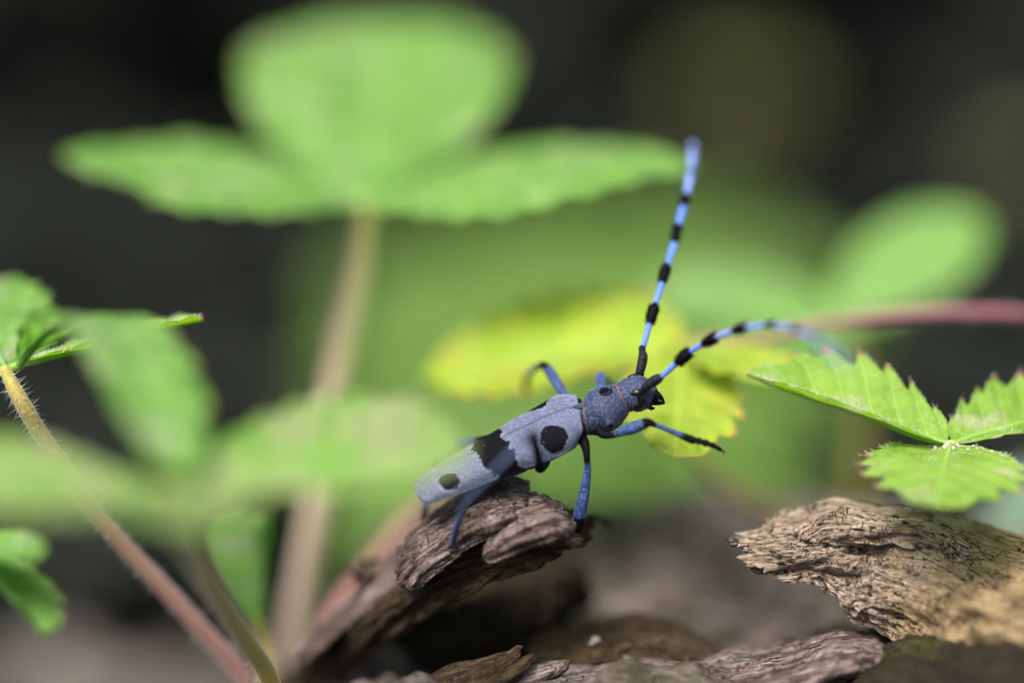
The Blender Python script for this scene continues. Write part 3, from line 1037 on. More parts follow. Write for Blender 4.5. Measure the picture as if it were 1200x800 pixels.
# black marks on the skin
blk = np.zeros_like(Sb)
blk = np.maximum(blk, 1.35 - np.hypot((Sb - 256.5) / 8.8, Yb / 9.5) * (cz[None, :] > 0) - 9 * (cz[None, :] <= 0))   # dorsal spot near the front of the pronotum
blk = np.maximum(blk, 0.9 - np.hypot((Sb - 240) / 4.5, (th[None, :] - rad(88)) / 0.16) * 0.5)      # tubercle
blk = np.maximum(blk, 0.9 - np.hypot((Sb - 240) / 4.5, (th[None, :] - rad(272)) / 0.16) * 0.5)
blk = np.maximum(blk, np.clip((Sb - 303) / 10, 0, 0.75))
blk = np.maximum(blk, 0.85 - np.abs(Sb - 214) / 5)
blk = np.maximum(blk, np.clip(-cz[None, :] - 0.15, 0, 1) * 0.7)
blk = np.clip(blk, 0, 1)
f = grid_faces(len(S), nth, True)
f.append(tuple(range(nth)))
f.append(tuple((len(S) - 1) * nth + j for j in range(nth))[::-1])
BODY = mesh_obj('body', bv.reshape(-1, 3), f, M['b_body'], BEETLE, attrs={'black': blk.ravel()})


def ring_fringe(sv, rgrow, lo, hi, width):
    """golden hair fringe round the collar"""
    i = int(np.argmin(abs(S - sv)))
    tt = np.linspace(lo, hi, 60)
    rows = []
    jit = 0.7 * fbm(np.stack([tt * 9, tt * 0 + sv, tt * 0], -1), 3)
    for k, w_ in enumerate((-1, -0.4, 0.4, 1)):
        g = (rgrow if abs(w_) < 0.9 else -0.6) + jit * 0.7
        rows.append(BP(sv + w_ * width * (1 + 0.5 * jit) + 0.8 * jit, (Wb[i] + g) * np.sin(tt), np.where(np.cos(tt) > 0, (Ht[i] + g), (Hb[i] + g)) * np.cos(tt) + Zc[i]))
    return np.concatenate(rows), grid_faces(4, 60)


for sv, gr, lo, hi, wd in ((269.0, 1.1, rad(-100), rad(118), 0.75), (219.0, 1.4, rad(-95), rad(120), 0.85)):
    v_, f_ = ring_fringe(sv, gr, lo, hi, wd)
    mesh_obj('collar_fringe', v_, f_, M['b_gold'], BODY)

# wing cases
LE0, LE1 = 2.0, 214.0
for side in (1, -1):
    ns, nq = 150, 60
    ss = np.linspace(0, 1, ns)
    qq = np.linspace(0, 1, nq)
    W = np.interp(ss, [0, 0.1, 0.3, 0.5, 0.7, 0.85, 0.93, 1.0], [38.5, 39, 39.5, 40.5, 42, 43.5, 42.5, 33])
    k9 = np.ones(9) / 9
    W = np.convolve(np.concatenate([[W[0]] * 4, W, [W[-1]] * 4]), k9, 'valid')
    H = np.interp(ss, [0, 0.08, 0.2, 0.5, 0.8, 0.93, 1.0], [10, 13.5, 17.5, 20.5, 22, 21, 17.5])
    H = np.convolve(np.concatenate([[H[0]] * 4, H, [H[-1]] * 4]), k9, 'valid')
    ang = qq * rad(106)
    yy = np.sin(ang) ** 0.92
    zz = np.sign(np.cos(ang)) * np.abs(np.cos(ang)) ** 0.80
    SS = np.broadcast_to(ss[:, None], (ns, nq)).copy()
    Y = W[:, None] * yy[None, :]
    Z = H[:, None] * zz[None, :]
    # each tip is rounded on its own: the free edge runs forward away from the seam
    yn = yy[None, :]
    tipcut = 0.012 * (1 - yn) ** 2 * 0 + 0.125 * (1 - np.sqrt(np.clip(1 - (qq[None, :] * 0.99) ** 2.8, 0, 1)))
    frontcut = 0.06 * np.clip((qq[None, :] - 0.5) / 0.5, 0, 1) ** 2 - 0.018 * np.clip(1 - yn * 4, 0, 1)
    X = tipcut + SS * (1 - tipcut - frontcut)
    Sx = LE0 + X * (LE1 - LE0)
    # lift of the shoulder, flange at the rim, dip beside the seam, soft dents
    Z = Z + 2.2 * np.exp(-((X - 0.90) / 0.07) ** 2 - ((yn - 0.62) / 0.22) ** 2)
    Y = Y + 1.6 * np.clip((qq[None, :] - 0.94) / 0.06, 0, 1)
    Z = Z - 1.0 * np.exp(-(qq[None, :] / 0.03) ** 2) + 0.5 * fbm(np.stack([X * 9, yn * 3 + 0 * X, 0 * X + side], -1), 3)
    tip_down = 4.0 * np.clip((0.16 - X) / 0.16, 0, 1) ** 2
    Z = Z - tip_down
    v1 = BP(Sx, side * (Y + 0.35), Z)
    v2 = BP(Sx, side * np.maximum(Y - 0.9, 0.1), Z - 1.4)
    vv = np.concatenate([v1.reshape(-1, 3), v2.reshape(-1, 3)])
    n0 = ns * nq
    f = grid_faces(ns, nq)
    f2 = [tuple(n0 + k for k in q[::-1]) for q in f]
    rim = []
    for i in range(ns - 1):
        for j in (0, nq - 1):
            a_, b_ = i * nq + j, (i + 1) * nq + j
            rim.append((a_, b_, n0 + b_, n0 + a_) if j == 0 else (b_, a_, n0 + a_, n0 + b_))
    for j in range(nq - 1):
        for i in (0, ns - 1):
            a_, b_ = i * nq + j, i * nq + j + 1
            rim.append((b_, a_, n0 + a_, n0 + b_) if i == 0 else (a_, b_, n0 + b_, n0 + a_))
    at = np.stack([X, np.broadcast_to(qq[None, :], X.shape), 0 * X], -1).reshape(-1, 3)
    eo = mesh_obj('wing_case', vv, f + f2 + rim, M['b_ely'], BEETLE, attrs={'ely': np.concatenate([at, at])})
    # short pale felt hairs, absent from the black marks
    rh = np.random.RandomState(30 + side)
    ro, di, le = [], [], []
    while len(ro) < 4500:
        i, j = rh.randint(1, ns - 1), rh.randint(1, nq - 1)
        X_, q_ = X[i, j], qq[j]
        if math.hypot((X_ - 0.815) / 0.09, (q_ - 0.56) / 0.40) < 1 or math.hypot((X_ - 0.19) / 0.06, (q_ - 0.53) / 0.33) < 1 or abs(X_ - 0.475 - 0.045 * q_ ** 1.3) < 0.105:
            continue
        p0 = v1[i, j] + (v1[i, j + 1] - v1[i, j]) * rh.rand() + (v1[i + 1, j] - v1[i, j]) * rh.rand()
        tx_ = v1[i - 1, j] - v1[i + 1, j]
        n_ = nrm(np.cross(v1[i, j + 1] - v1[i, j - 1], tx_)) * side
        if np.dot(n_, p0 - BP(Sx[i, j], 0, 0)) < 0:
            n_ = -n_
        ro.append(p0)
        di.append(nrm(tx_) + n_ * 0.35 + rh.normal(size=3) * 0.2)
        le.append(rh.uniform(2.0, 4.0) * PX)
    hv, hf = spikes(ro, di, le, 0.22 * PX)
    ho = mesh_obj('felt', hv, hf, M['b_felt'], eo)
    ho['kind'] = 'stuff'

# small triangular shield between the wing cases
tq = np.linspace(0, 1, 10)
sv_ = np.concatenate([BP(217 - 13 * tq, (1 - tq) * 5.5 * sgn, 21.0 - 1.2 * tq + 0 * tq) for sgn in (-1, 0, 1)])
mesh_obj('shield', sv_, grid_faces(3, 10), M['b_body'], BEETLE, attrs={'black': np.zeros(30)})

# hair tuft at the tail end
rt = np.random.RandomState(8)
ro, di, le = [], [], []
for k in range(160):
    yk = rt.uniform(-4, 13)
    ro.append(BP(10 + 0.3 * abs(yk), yk, rt.uniform(-6, 1)))
    dpx = BP(10 - 10, yk * 1.25, rt.uniform(-12, -1))
    di.append(dpx - ro[-1])
    le.append(rt.uniform(6, 11) * PX)
v_, f_ = spikes(ro, di, le, 0.6 * PX)
mesh_obj('tail_tuft', v_, f_, M['b_tuft'], BEETLE)

# eyes: kidney shapes wrapped round the antenna sockets
for side in (1, -1):
    a_ = np.linspace(rad(-150), rad(120), 16)
    path = np.stack([286 + 6.0 * np.cos(a_), side * (16.2 - 3.2 * np.sin(a_) + 1.0 * np.cos(a_)), 6.0 + 7.0 * np.sin(a_)], -1)
    pw = BP(path[:, 0], path[:, 1], path[:, 2])
    ra = 5.6 * PX * (0.55 + 0.45 * np.sin(np.linspace(0.3, 2.7, 16)))
    v_, f_, _, _ = tube(pw, ra, 30, 14)
    mesh_obj('eye', v_, f_, M['b_eye'], BODY)
    # antenna socket knob
    v_, f_, al_, _ = tube(BP(np.array([284, 289, 293]), side * np.array([11, 14, 16.0]), np.array([8, 12, 15.0])), np.array([5.5, 5.0, 3.6]) * PX, 14, 14)
    mesh_obj('antenna_socket', v_, f_, M['b_body'], BODY, attrs={'black': np.full(len(v_), 0.75)})
    # mandible
    v_, f_, _, _ = tube(BP(np.array([300, 308, 316, 323]), side * np.array([7.5, 7.5, 5, 1.0]), np.array([-3, -4, -5, -6.0])), np.array([5.4, 4.6, 3.2, 0.9]) * PX, 20, 12)
    mesh_obj('mandible', v_, f_, M['b_black'], BODY, attrs={'black': np.ones(len(v_))})
    # palp: small jointed feeler under the mouth
    v_, f_, _, _ = tube(BP(np.array([300, 306, 310, 313]), side * np.array([7, 9, 9, 8.0]), np.array([-12, -13, -13.5, -13.0])), np.array([3.0, 2.4, 2.4, 1.6]) * PX, 16, 10)
    mesh_obj('palp', v_, f_, M['b_black'], BODY, attrs={'black': np.ones(len(v_))})
# upper lip plate and cheek lumps
v_, f_, _, _ = tube(BP(np.array([306, 311]), np.array([-6, 6.0]) * 0 + np.array([0.0, 0.0]), np.array([0, -2.0])), np.array([6.5, 4.5]) * PX, 10, 14)
mesh_obj('upper_lip', v_, f_, M['b_body'], BODY, attrs={'black': np.full(len(v_), 0.55)})
# short bristles on the head and the pronotum
ro, di, le = [], [], []
for k in range(700):
    i = rt.randint(np.searchsorted(S, 221), np.searchsorted(S, 306))
    j = rt.randint(nth)
    p0 = bv[i, j]
    ax = BP(S[i], 0, Zc[i])
    n_ = nrm(p0 - ax)
    ro.append(p0 - n_ * 0.3 * PX)
    fwd_ = nrm(BP(S[i] + 1, 0, 0) - BP(S[i], 0, 0))
    di.append(n_ * 0.8 + fwd_ * rt.uniform(0.1, 0.9) + rt.normal(size=3) * 0.25)
    le.append(rt.uniform(1.5, 3.6) * PX)
v_, f_ = spikes(ro, di, le, 0.22 * PX)
M['b_hair'] = simple_mat('beetle bristle', (0.10, 0.12, 0.18), (0.25, 0.27, 0.33), 20, 0.5, 0, 0.01)
ho = mesh_obj('bristles', v_, f_, M['b_hair'], BODY)
ho['kind'] = 'stuff'


# antennae: scape, then segments with a pale shaft and a black haired knob
def antenna(scape, segs, mats, rad0, seed, knob=1.0):
    """scape: pixel points; segs: list of (start, change, end, mat) ; returns root part"""
    v_, f_, al_, ex_ = tube(PL([p[:3] for p in scape]), [p[3] * PX for p in scape], 24, 16)
    root = mesh_obj('antenna', v_, f_, M['b_black'], BEETLE, attrs={'black': np.full(len(v_), 0.5)})
    r = np.random.RandomState(seed)
    for (a, b, c, r1, r2, mt, hairy) in segs:
        a, b, c = np.array(a, float), np.array(b, float), np.array(c, float)
        pts = [a, a * 0.5 + b * 0.5, b, b * 0.55 + c * 0.45, b * 0.12 + c * 0.88, c]
        rads = [r1 * 0.85, r1, r1 * 1.12, r2, r2 * 0.95, r2 * 0.55]
        bk = [0.0, 0, 0.5, 1, 1, 1]
        v_, f_, al_, ex_ = tube(PL(pts), np.array(rads) * PX, 30, 16, extra=[bk])
        black = np.clip(ex_[0], 0, 1)
        if hairy:
            # black hair brush round the knob
            ro, di, le = [], [], []
            A_, B_, C_ = P(*a), P(*b), P(*c)
            ax = nrm(C_ - B_)
            for k in range(hairy):
                t_ = r.uniform(0.05, 0.9)
                n_ = nrm(np.cross(ax, r.normal(size=3)))
                cc = B_ * (1 - t_) + C_ * t_ + n_ * r2 * PX * 0.85
                ro.append(cc)
                di.append(n_ * r.uniform(0.3, 0.95) + ax)
                le.append(r.uniform(3.5, 8.5) * PX)
            hv, hf = spikes(ro, di, le, 0.45 * PX)
            o0 = len(v_)
            v_ = np.concatenate([v_, hv])
            f_ = f_ + [tuple(o0 + q for q in t_) for t_ in hf]
            black = np.concatenate([black, np.ones(len(hv))])
        mesh_obj('antenna_segment', v_, f_, M[mt], root, attrs={'black': black})
    return root


# the far (left) antenna rises almost straight up
antenna([(748, 444, 0.10, 4.2), (749.5, 437, 0.11, 5.0), (752, 427, 0.13, 5.8), (753.5, 417, 0.15, 5.6), (752.5, 410.5, 0.16, 4.0), (752.5, 408, 0.16, 4.4)],
        [((752.5, 411, .17), (760.5, 381, .30), (767.5, 357, .42), 3.7, 6.6, 'b_ant', 120),
         ((767.5, 358, .42), (775.5, 333, .58), (781.5, 311, .70), 3.8, 6.4, 'b_ant', 110),
         ((781.5, 313, .70), (790, 286, .90), (794.5, 264, 1.05), 4.0, 5.8, 'b_ant', 90),
         ((794.5, 266, 1.05), (800.5, 244, 1.22), (804.5, 228, 1.35), 4.2, 5.2, 'b_ant', 60),
         ((804.5, 230, 1.35), (809, 206, 1.60), (810, 201, 1.66), 4.4, 4.6, 'b_ant_far', 0),
         ((810, 203, 1.66), (812, 180, 2.0), (812.3, 177, 2.05), 4.3, 4.2, 'b_ant_far', 0),
         ((812.2, 178, 2.05), (812, 171, 2.4), (811.5, 170, 2.5), 3.8, 3.2, 'b_ant_far', 0)], None, None, 1)
# the near (right) antenna arches forward and towards the camera
antenna([(755, 455, -0.20, 4.6), (760, 451, -0.23, 5.4), (767, 446, -0.25, 6.4), (773, 442.5, -0.27, 5.2), (775.5, 441, -0.28, 3.6)],
        [((774.5, 442, -.28), (792, 426, -.36), (809, 411.5, -.44), 3.5, 7.2, 'b_ant', 150),
         ((808, 412.5, -.44), (823, 403.5, -.54), (840.5, 394, -.66), 3.4, 6.6, 'b_ant', 130),
         ((839, 395, -.66), (859, 387.5, -.84), (876, 383, -1.0), 3.3, 5.4, 'b_ant_far', 90),
         ((875, 383.5, -1.0), (898, 381, -1.26), (910, 381, -1.4), 3.3, 4.4, 'b_ant_far', 40),
         ((909, 381, -1.4), (929, 385, -1.75), (938, 388, -1.95), 3.3, 4.0, 'b_ant_far', 20),
         ((937, 388, -1.95), (955, 396.5, -2.4), (962, 401, -2.6), 3.3, 3.8, 'b_ant_far', 0),
         ((961, 400.5, -2.6), (975, 411, -3.0), (981, 417, -3.15), 3.2, 3.6, 'b_ant_far', 0),
         ((980, 416, -3.15), (990, 428, -3.4), (993, 433, -3.45), 3.0, 2.4, 'b_ant_far', 0)], None, None, 2)


# legs: femur as the leg itself, shin and foot as its pieces
def leg(hip, femur, shin, foot, seed, shin_mat='b_leg'):
    pts = hip + femur
    v_, f_, al_, ex_ = tube(PL([p[:3] for p in pts]), [p[3] * PX for p in pts], 50, 18, extra=[[p[4] for p in pts]])
    root = mesh_obj('leg', v_, f_, M['b_leg'], BEETLE, attrs={'black': np.clip(ex_[0], 0, 1)})
    v_, f_, al_, ex_ = tube(PL([p[:3] for p in shin]), [p[3] * PX for p in shin], 36, 14, extra=[[p[4] for p in shin]])
    # fine bristles along the shin
    r = np.random.RandomState(seed)
    A_ = np.array(PL([p[:3] for p in shin]))
    ro, di, le = [], [], []
    for k in range(70):
        t_ = r.uniform(0.1, 1) * (len(A_) - 1)
        i = min(int(t_), len(A_) - 2)
        c_ = A_[i] + (A_[i + 1] - A_[i]) * (t_ - i)
        ax = nrm(A_[i + 1] - A_[i])
        n_ = nrm(np.cross(ax, r.normal(size=3)))
        ro.append(c_ + n_ * 2.2 * PX)
        di.append(n_ * 0.6 + ax * 0.8)
        le.append(r.uniform(1.5, 3.2) * PX)
    hv, hf = spikes(ro, di, le, 0.25 * PX)
    o0 = len(v_)
    mesh_obj('shin', np.concatenate([v_, hv]), f_ + [tuple(o0 + q for q in t_) for t_ in hf], M[shin_mat], root, attrs={'black': np.concatenate([np.clip(ex_[0], 0, 1), np.ones(len(hv))])})
    # foot: four flat lobes and two claws
    F_ = np.array(PL([p[:3] for p in foot]))
    fp, (fr,) = resample(F_, [np.array([p[3] for p in foot]) * PX], 60)
    tl = np.linspace(0, 1, 60)
    lobes = 0.72 + 0.42 * np.abs(((tl * 4) % 1)) ** 1.0
    lobes[tl > 0.985] = 0.7
    v_, f_, al_, _ = tube(fp, fr * lobes, 60, 12)
    d_ = nrm(F_[-1] - F_[-2])
    sd_ = nrm(np.cross(d_, (0, 0, 1)))
    cl, cf2 = [], []
    for sg in (-1, 1):
        cp = [F_[-1] - d_ * 0.5 * PX, F_[-1] + d_ * 3 * PX + sd_ * sg * 2.2 * PX, F_[-1] + d_ * 4.5 * PX + sd_ * sg * 3.4 * PX - np.array((0, 0, 2.4)) * PX]
        a_, b_, _, _ = tube(cp, np.array([1.0, 0.8, 0.3]) * PX, 8, 6)
        o0 = len(v_) + sum(len(x) for x in cl)
        cl.append(a_)
        cf2 += [tuple(o0 + q for q in t_) for t_ in b_]
    mesh_obj('foot', np.concatenate([v_] + cl), f_ + cf2, M['b_leg'], root, attrs={'black': np.full(len(v_) + sum(len(x) for x in cl), foot[0][4])})


# near front
leg([(700, 500, -.12, 6, .9), (706, 508, -.20, 5.2, 1)],
    [(716, 510, -.26, 3.6, .8), (728, 506, -.30, 5.0, .1), (741, 501.5, -.33, 7.0, 0), (752, 497.5, -.35, 6.8, .25), (759, 495, -.36, 5.4, .9), (764, 495.5, -.36, 3.6, 1)],
    [(761, 495.5, -.36, 3.4, .95), (772, 499, -.36, 3.0, .35), (790, 506.5, -.36, 3.4, .35), (803, 512, -.36, 4.2, .6), (812, 515.5, -.36, 4.6, 1)],
    [(812, 515, -.36, 3.8, .95), (824, 518, -.36, 4.2, 1), (836, 522, -.37, 3.4, 1), (845, 527, -.38, 2.4, 1)], 1)
# near middle: thigh hangs down past the end of the wood, shin turns away
leg([(681, 512, -.10, 7, .95), (686, 522, -.18, 5.5, 1)],
    [(687.5, 533, -.2, 4.0, .85), (688.5, 550, -.16, 4.2, .2), (685.5, 572, -.12, 6.0, 0), (681.5, 592, -.08, 7.6, 0), (679, 606, -.04, 7.4, .55), (677.5, 617, 0, 5.8, 1), (677, 621, .02, 4.0, 1)],
    [(678, 617, .02, 4.2, 1), (684, 612, .45, 3.6, .9), (692, 604, .95, 3.6, .9), (702, 606, 1.35, 3.8, 1)],
    [(701, 605, 1.3, 3.6, 1), (708, 610, 1.5, 3.8, 1), (714, 616, 1.65, 3.0, 1)], 2)
# near hind: thigh comes towards the camera, shin runs back down to the wood
leg([(638, 541, -.18, 7, 1), (633, 548, -.30, 6.5, 1)],
    [(632, 541, -.5, 4.2, 1), (630, 530, -.95, 5.2, .9), (627, 519, -1.4, 6.2, .95), (625, 510, -1.7, 6.0, 1), (623, 507, -1.8, 4.2, 1)],
    [(623, 508, -1.8, 3.2, .95), (606, 524, -2.0, 2.1, .4), (580, 551, -1.95, 2.2, .3), (560, 573, -1.7, 2.5, .3), (546, 589, -1.3, 3.0, .3)],
    [(546, 588, -1.3, 2.8, .1), (540, 604, -.9, 4.2, .1), (534, 622, -.55, 4.6, .1), (530, 638, -.26, 3.6, .5)], 3, 'b_shin')
# far hind
leg([(572, 516, .22, 7, .8), (560, 517, .45, 5.5, .5)],
    [(548, 518, .65, 5.5, .2), (530, 521, .95, 7.0, .1), (517, 527, 1.2, 6.0, .5), (510, 533, 1.3, 4.6, .9)],
    [(511, 532, 1.3, 4.0, .9), (504, 555, 1.25, 3.8, .4), (499, 585, 1.15, 4.2, .4), (496, 612, 1.05, 4.6, .7)],
    [(496, 611, 1.05, 4.2, .8), (494, 622, 1.0, 4.4, .9), (489, 634, 0.95, 3.2, 1)], 4)
# far middle
leg([(676, 473, .22, 7, .7), (668, 468, .34, 6, .5)],
    [(662, 463, .42, 5.0, .1), (653, 449, .55, 6.2, 0), (645, 437, .68, 6.4, .25), (639, 429, .78, 5.0, .9), (636, 426.5, .82, 3.8, 1)],
    [(637, 427, .82, 3.8, .9), (629, 430, 1.1, 3.6, .4), (622, 436, 1.5, 3.8, .4), (616, 446, 2.0, 4.0, .6)],
    [(617, 445, 1.95, 3.8, .9), (616, 452, 2.15, 4.0, .9), (618, 460, 2.3, 3.0, 1)], 5)
# far front
leg([(706, 470, .18, 7, .6), (705, 460, .3, 6, .3)],
    [(704.5, 452, .42, 6.0, .1), (704, 446, .6, 6.6, .1), (704, 441, .78, 6.0, .3), (705, 439, .85, 4.4, .8)],
    [(705, 440, .85, 4.2, .8), (712, 446, 1.2, 3.8, .4), (722, 456, 1.6, 4.0, .5)],
    [(721, 455, 1.55, 3.8, 1), (730, 463, 1.75, 4.0, 1), (738, 470, 1.95, 3.0, 1)], 6)

# ------------------------------------------------------------------ wild strawberry leaves
def leaflet(parent, base, tip, normal, width, mat, seed, fold=0.25, droop=0.1, teeth=8, tooth=0.16, pleat=0.035, name='leaflet', wave=0.05, sag=0.0, wide=0.55, blunt=0.42, res=8, roll=0.0, hairs=0, basep=0.95, bow=0.0):
    """toothed, pleated leaflet; base and tip are world points, width in cm (full), normal roughly up"""
    B, T = np.asarray(base, float), np.asarray(tip, float)
    Lg = np.linalg.norm(T - B)
    e1 = (T - B) / Lg
    n_ = np.asarray(normal, float)
    e3 = nrm(n_ - e1 * np.dot(n_, e1))
    e2 = np.cross(e3, e1)
    nu, nv = teeth * res + 1, 33
    u = np.linspace(0, 1, nu)
    v = np.linspace(-1, 1, nv)
    pa = 1.0
    a_, b_ = pa, pa * (1 - wide) / wide * 1.0
    prof_ = (np.maximum(u, 1e-4) ** basep) * (np.maximum(1 - u, 0) ** blunt)
    prof_ = prof_ / prof_.max()
    prof_ = prof_ * 0.97 + 0.012
    k = u * teeth
    fr = k % 1.0
    fr[-1] = 1.0
    av = np.abs(v)[None, :]
    wt_ = np.clip((av - 0.55) / 0.45, 0, 1) ** 1.6
    rj = np.random.RandomState(seed)
    ampj = tooth * (0.75 + 0.5 * rj.rand(teeth + 1))[np.minimum(k.astype(int), teeth)]
    taper = np.clip(u / 0.18, 0, 1)
    saw = fr ** 1.25
    edge = 1 - (ampj * (1 - saw) * taper)[:, None] * wt_
    hw = width / 2
    y = v[None, :] * hw * prof_[:, None] * edge
    x = u[:, None] * Lg + wt_ * (0.55 * Lg / teeth * (saw - 0.5) * taper * (1 - 0.6 * u))[:, None] + 0 * y
    phs = k[:, None] - 1.5 * (av - 1)
    z = np.abs(y) * math.tan(fold) - droop * Lg * (u ** 2)[:, None] + bow * Lg * (4 * u * (1 - u))[:, None] - sag * np.abs(y) ** 2 / hw + roll * y
    z = z + pleat * hw * (1 - np.cos(2 * np.pi * phs)) * np.clip(av * 2.2, 0, 1) * np.minimum(1, prof_[:, None] * 1.5)
    z = z + wave * hw * fbm(np.stack([x / Lg * 2.3 + seed, y / hw * 1.7, 0 * x], -1), 3)
    w_ = B + e1 * x[..., None] + e2 * y[..., None] + e3 * z[..., None]
    lc = np.stack([phs, av + 0 * x, u[:, None] + 0 * x], -1)
    tipa = np.clip((av - 0.84) / 0.12, 0, 1) * np.clip((fr - 0.6) / 0.25, 0, 1)[:, None] * taper[:, None]
    o = mesh_obj(name, w_.reshape(-1, 3), grid_faces(nu, nv), mat, parent, attrs={'leafc': lc.reshape(-1, 3), 'tip': tipa.ravel()})
    # midrib standing out below
    j = nv // 2
    mr = w_[:, j, :][:: max(1, nu // 14)] - e3 * 0.008
    rv, rf, ral, _ = tube(mr, np.linspace(0.045, 0.012, len(mr)) * min(1, Lg / 3.0 + 0.3), 24, 8)
    mesh_obj('midrib', rv, rf, mat, o, attrs={'leafc': np.zeros((len(rv), 3)), 'tip': np.zeros(len(rv))})
    if hairs:
        r = np.random.RandomState(seed + 50)
        ro, di, le = [], [], []
        for q in range(hairs):
            i = r.randint(2, nu - 1)
            jj = r.choice((0, nv - 1)) if q % 2 else r.randint(1, nv - 1)
            ro.append(w_[i, jj])
            out = e2 * np.sign(v[jj]) * (1.0 if jj in (0, nv - 1) else 0.1)
            di.append(e3 * 0.8 + out + e1 * 0.6 + r.normal(size=3) * 0.3)
            le.append(r.uniform(0.03, 0.075))
        hv, hf = spikes(ro, di, le, 0.0022)
        h = mesh_obj('hairs', hv, hf, M['hair'], o)
        h['kind'] = 'stuff'
    o_verts[o.name] = w_
    return o


o_verts = {}


def petiole(parent, path, radii, mat, seed, hairs=0, hl=0.10, name='leaf_stalk'):
    v_, f_, al, _ = tube(PL(path), radii, 90, 16)
    o = mesh_obj(name, v_, f_, mat, parent, attrs={'along': al})
    if hairs:
        r = np.random.RandomState(seed)
        p, (rr,) = resample(PL(path), [radii], 400)
        T, U, V = frames(p)
        ro, di, le = [], [], []
        for q in range(hairs):
            i = r.randint(400)
            a = r.uniform(0, 2 * np.pi)
            n_ = U[i] * math.cos(a) + V[i] * math.sin(a)
            ro.append(p[i] + n_ * rr[i] * 0.9)
            di.append(n_ + T[i] * r.uniform(-0.5, 0.5) + np.array((0, 0, -0.2)))
            le.append(hl * r.uniform(0.5, 1.5))
        hv, hf = spikes(ro, di, le, 0.0032)
        h = mesh_obj('hairs', hv, hf, M['hair'], o)
        h['kind'] = 'stuff'
    return o


def to_ground(px, py, dz, extra=2.0):
    """pixel column point on the ground below P(px,py,dz): returned as a pixel triple a little below the soil"""
    p = P(px, py, dz)
    d = DIST + dz
    # move straight down in world space, then express as a pixel again
    w = np.array((p[0], p[1], -extra))
    r = w - CAM
    dd = r @ FWD
    return (600 + (r @ RGT) / (K * dd), 400 - (r @ UPV) / (K * dd), dd - DIST)


def strawberry(label, centre, group='wild strawberry leaves round the log'):
    b = np.array(P(*centre))
    b[2] = 0
    return thing('strawberry_leaf', label, 'leaf', b, group)


N = lambda r, u_, t: nrm(RGT * r + UPV * u_ - FWD * t)      # image right, image up, towards the camera

# tall leaf behind, three broad leaflets spread like a parasol
t = strawberry('tall blurred strawberry leaf with three leaflets spread flat above the beetle', (425, 245, 4.9))
petiole(t, [to_ground(335, 800, 7.0), (345, 760, 6.4), (372, 590, 5.6), (398, 420, 5.2), (416, 330, 5.0), (428, 243, 4.9)], [.17, .165, .16, .155, .15, .13], M['stem_green'], 1, 500)
leaflet(t, P(428, 234, 4.9), P(78, 170, 5.1), N(0.12, 1, 0.27), 3.9, M['leaf'], 1, fold=0.05, droop=0.04, sag=0.06, teeth=8, tooth=0.13, pleat=0.015, blunt=0.8, basep=0.6)
leaflet(t, P(430, 234, 4.9), P(806, 176, 4.2), N(-0.12, 1, 0.27), 3.9, M['leaf'], 2, fold=0.05, droop=0.04, sag=0.06, teeth=8, tooth=0.13, pleat=0.015, blunt=0.8, basep=0.6)
leaflet(t, P(430, 230, 5.0), P(447, 4, 10.0), N(0, 1, 0.9), 3.8, M['leaf'], 3, fold=0.06, droop=0.05, sag=0.05, teeth=9, tooth=0.08, pleat=0.012, blunt=0.42, basep=0.75)

# leaf at the left edge on the hairy red stalk
t = strawberry('strawberry leaf at the left edge on a hairy stalk turning red downwards', (8, 437, 0.0))
petiole(t, [to_ground(330, 850, 2.6), (300, 815, 2.3), (225, 725, 1.7), (120, 610, 0.9), (52, 515, 0.25), (22, 465, 0.0), (6, 434, 0.0)], [.10, .10, .098, .092, .085, .08, .06], M['stem_red'], 2, 1100, 0.10)
leaflet(t, P(8, 434, 0.0), P(-38, 318, 2.6), N(0.15, 1, 0.55), 1.7, M['leaf'], 4, fold=0.12, droop=0.05, teeth=8, tooth=0.16)
THIN = leaflet(t, P(14, 428, 0.05), P(236, 379, 0.55), N(0.05, 1, 0.02), 1.0, M['leaf_dusty'], 5, fold=0.22, droop=-0.02, teeth=7, tooth=0.16, hairs=500, sag=0.1)
leaflet(t, P(24, 424, -0.1), P(212, 556, -4.8), N(0.30, 0.8, 0.5), 1.1, M['leaf'], 6, fold=0.06, droop=0.0, bow=0.16, teeth=8, tooth=0.12, basep=0.7)

# very near leaf, all soft, with a faded middle
t = strawberry('very blurred near strawberry leaf with pinkish faded middle in front of the tail', (200, 582, -4.7))
petiole(t, [to_ground(340, 850, 0.3), (318, 802, 0.0), (285, 745, -0.8), (245, 680, -2.2), (208, 612, -4.0), (196, 580, -4.6)], [.10, .10, .105, .11, .11, .09], M['stem_olive'], 3, 700, 0.08)
leaflet(t, P(200, 580, -4.6), P(530, 490, -3.4), N(-0.1, 1, 0.6), 1.9, M['leaf_pink'], 7, fold=0.08, droop=0.05, teeth=8, tooth=0.12)
leaflet(t, P(194, 580, -4.7), P(-90, 560, -5.4), N(0.05, 1, 0.45), 1.7, M['leaf_pink'], 8, fold=0.08, droop=0.03, teeth=8, tooth=0.12)
leaflet(t, P(198, 582, -4.8), P(225, 585, -6.6), N(0, 1, 0.25), 1.2, M['leaf_pink'], 9, fold=0.15, droop=0.1, teeth=7, tooth=0.12)

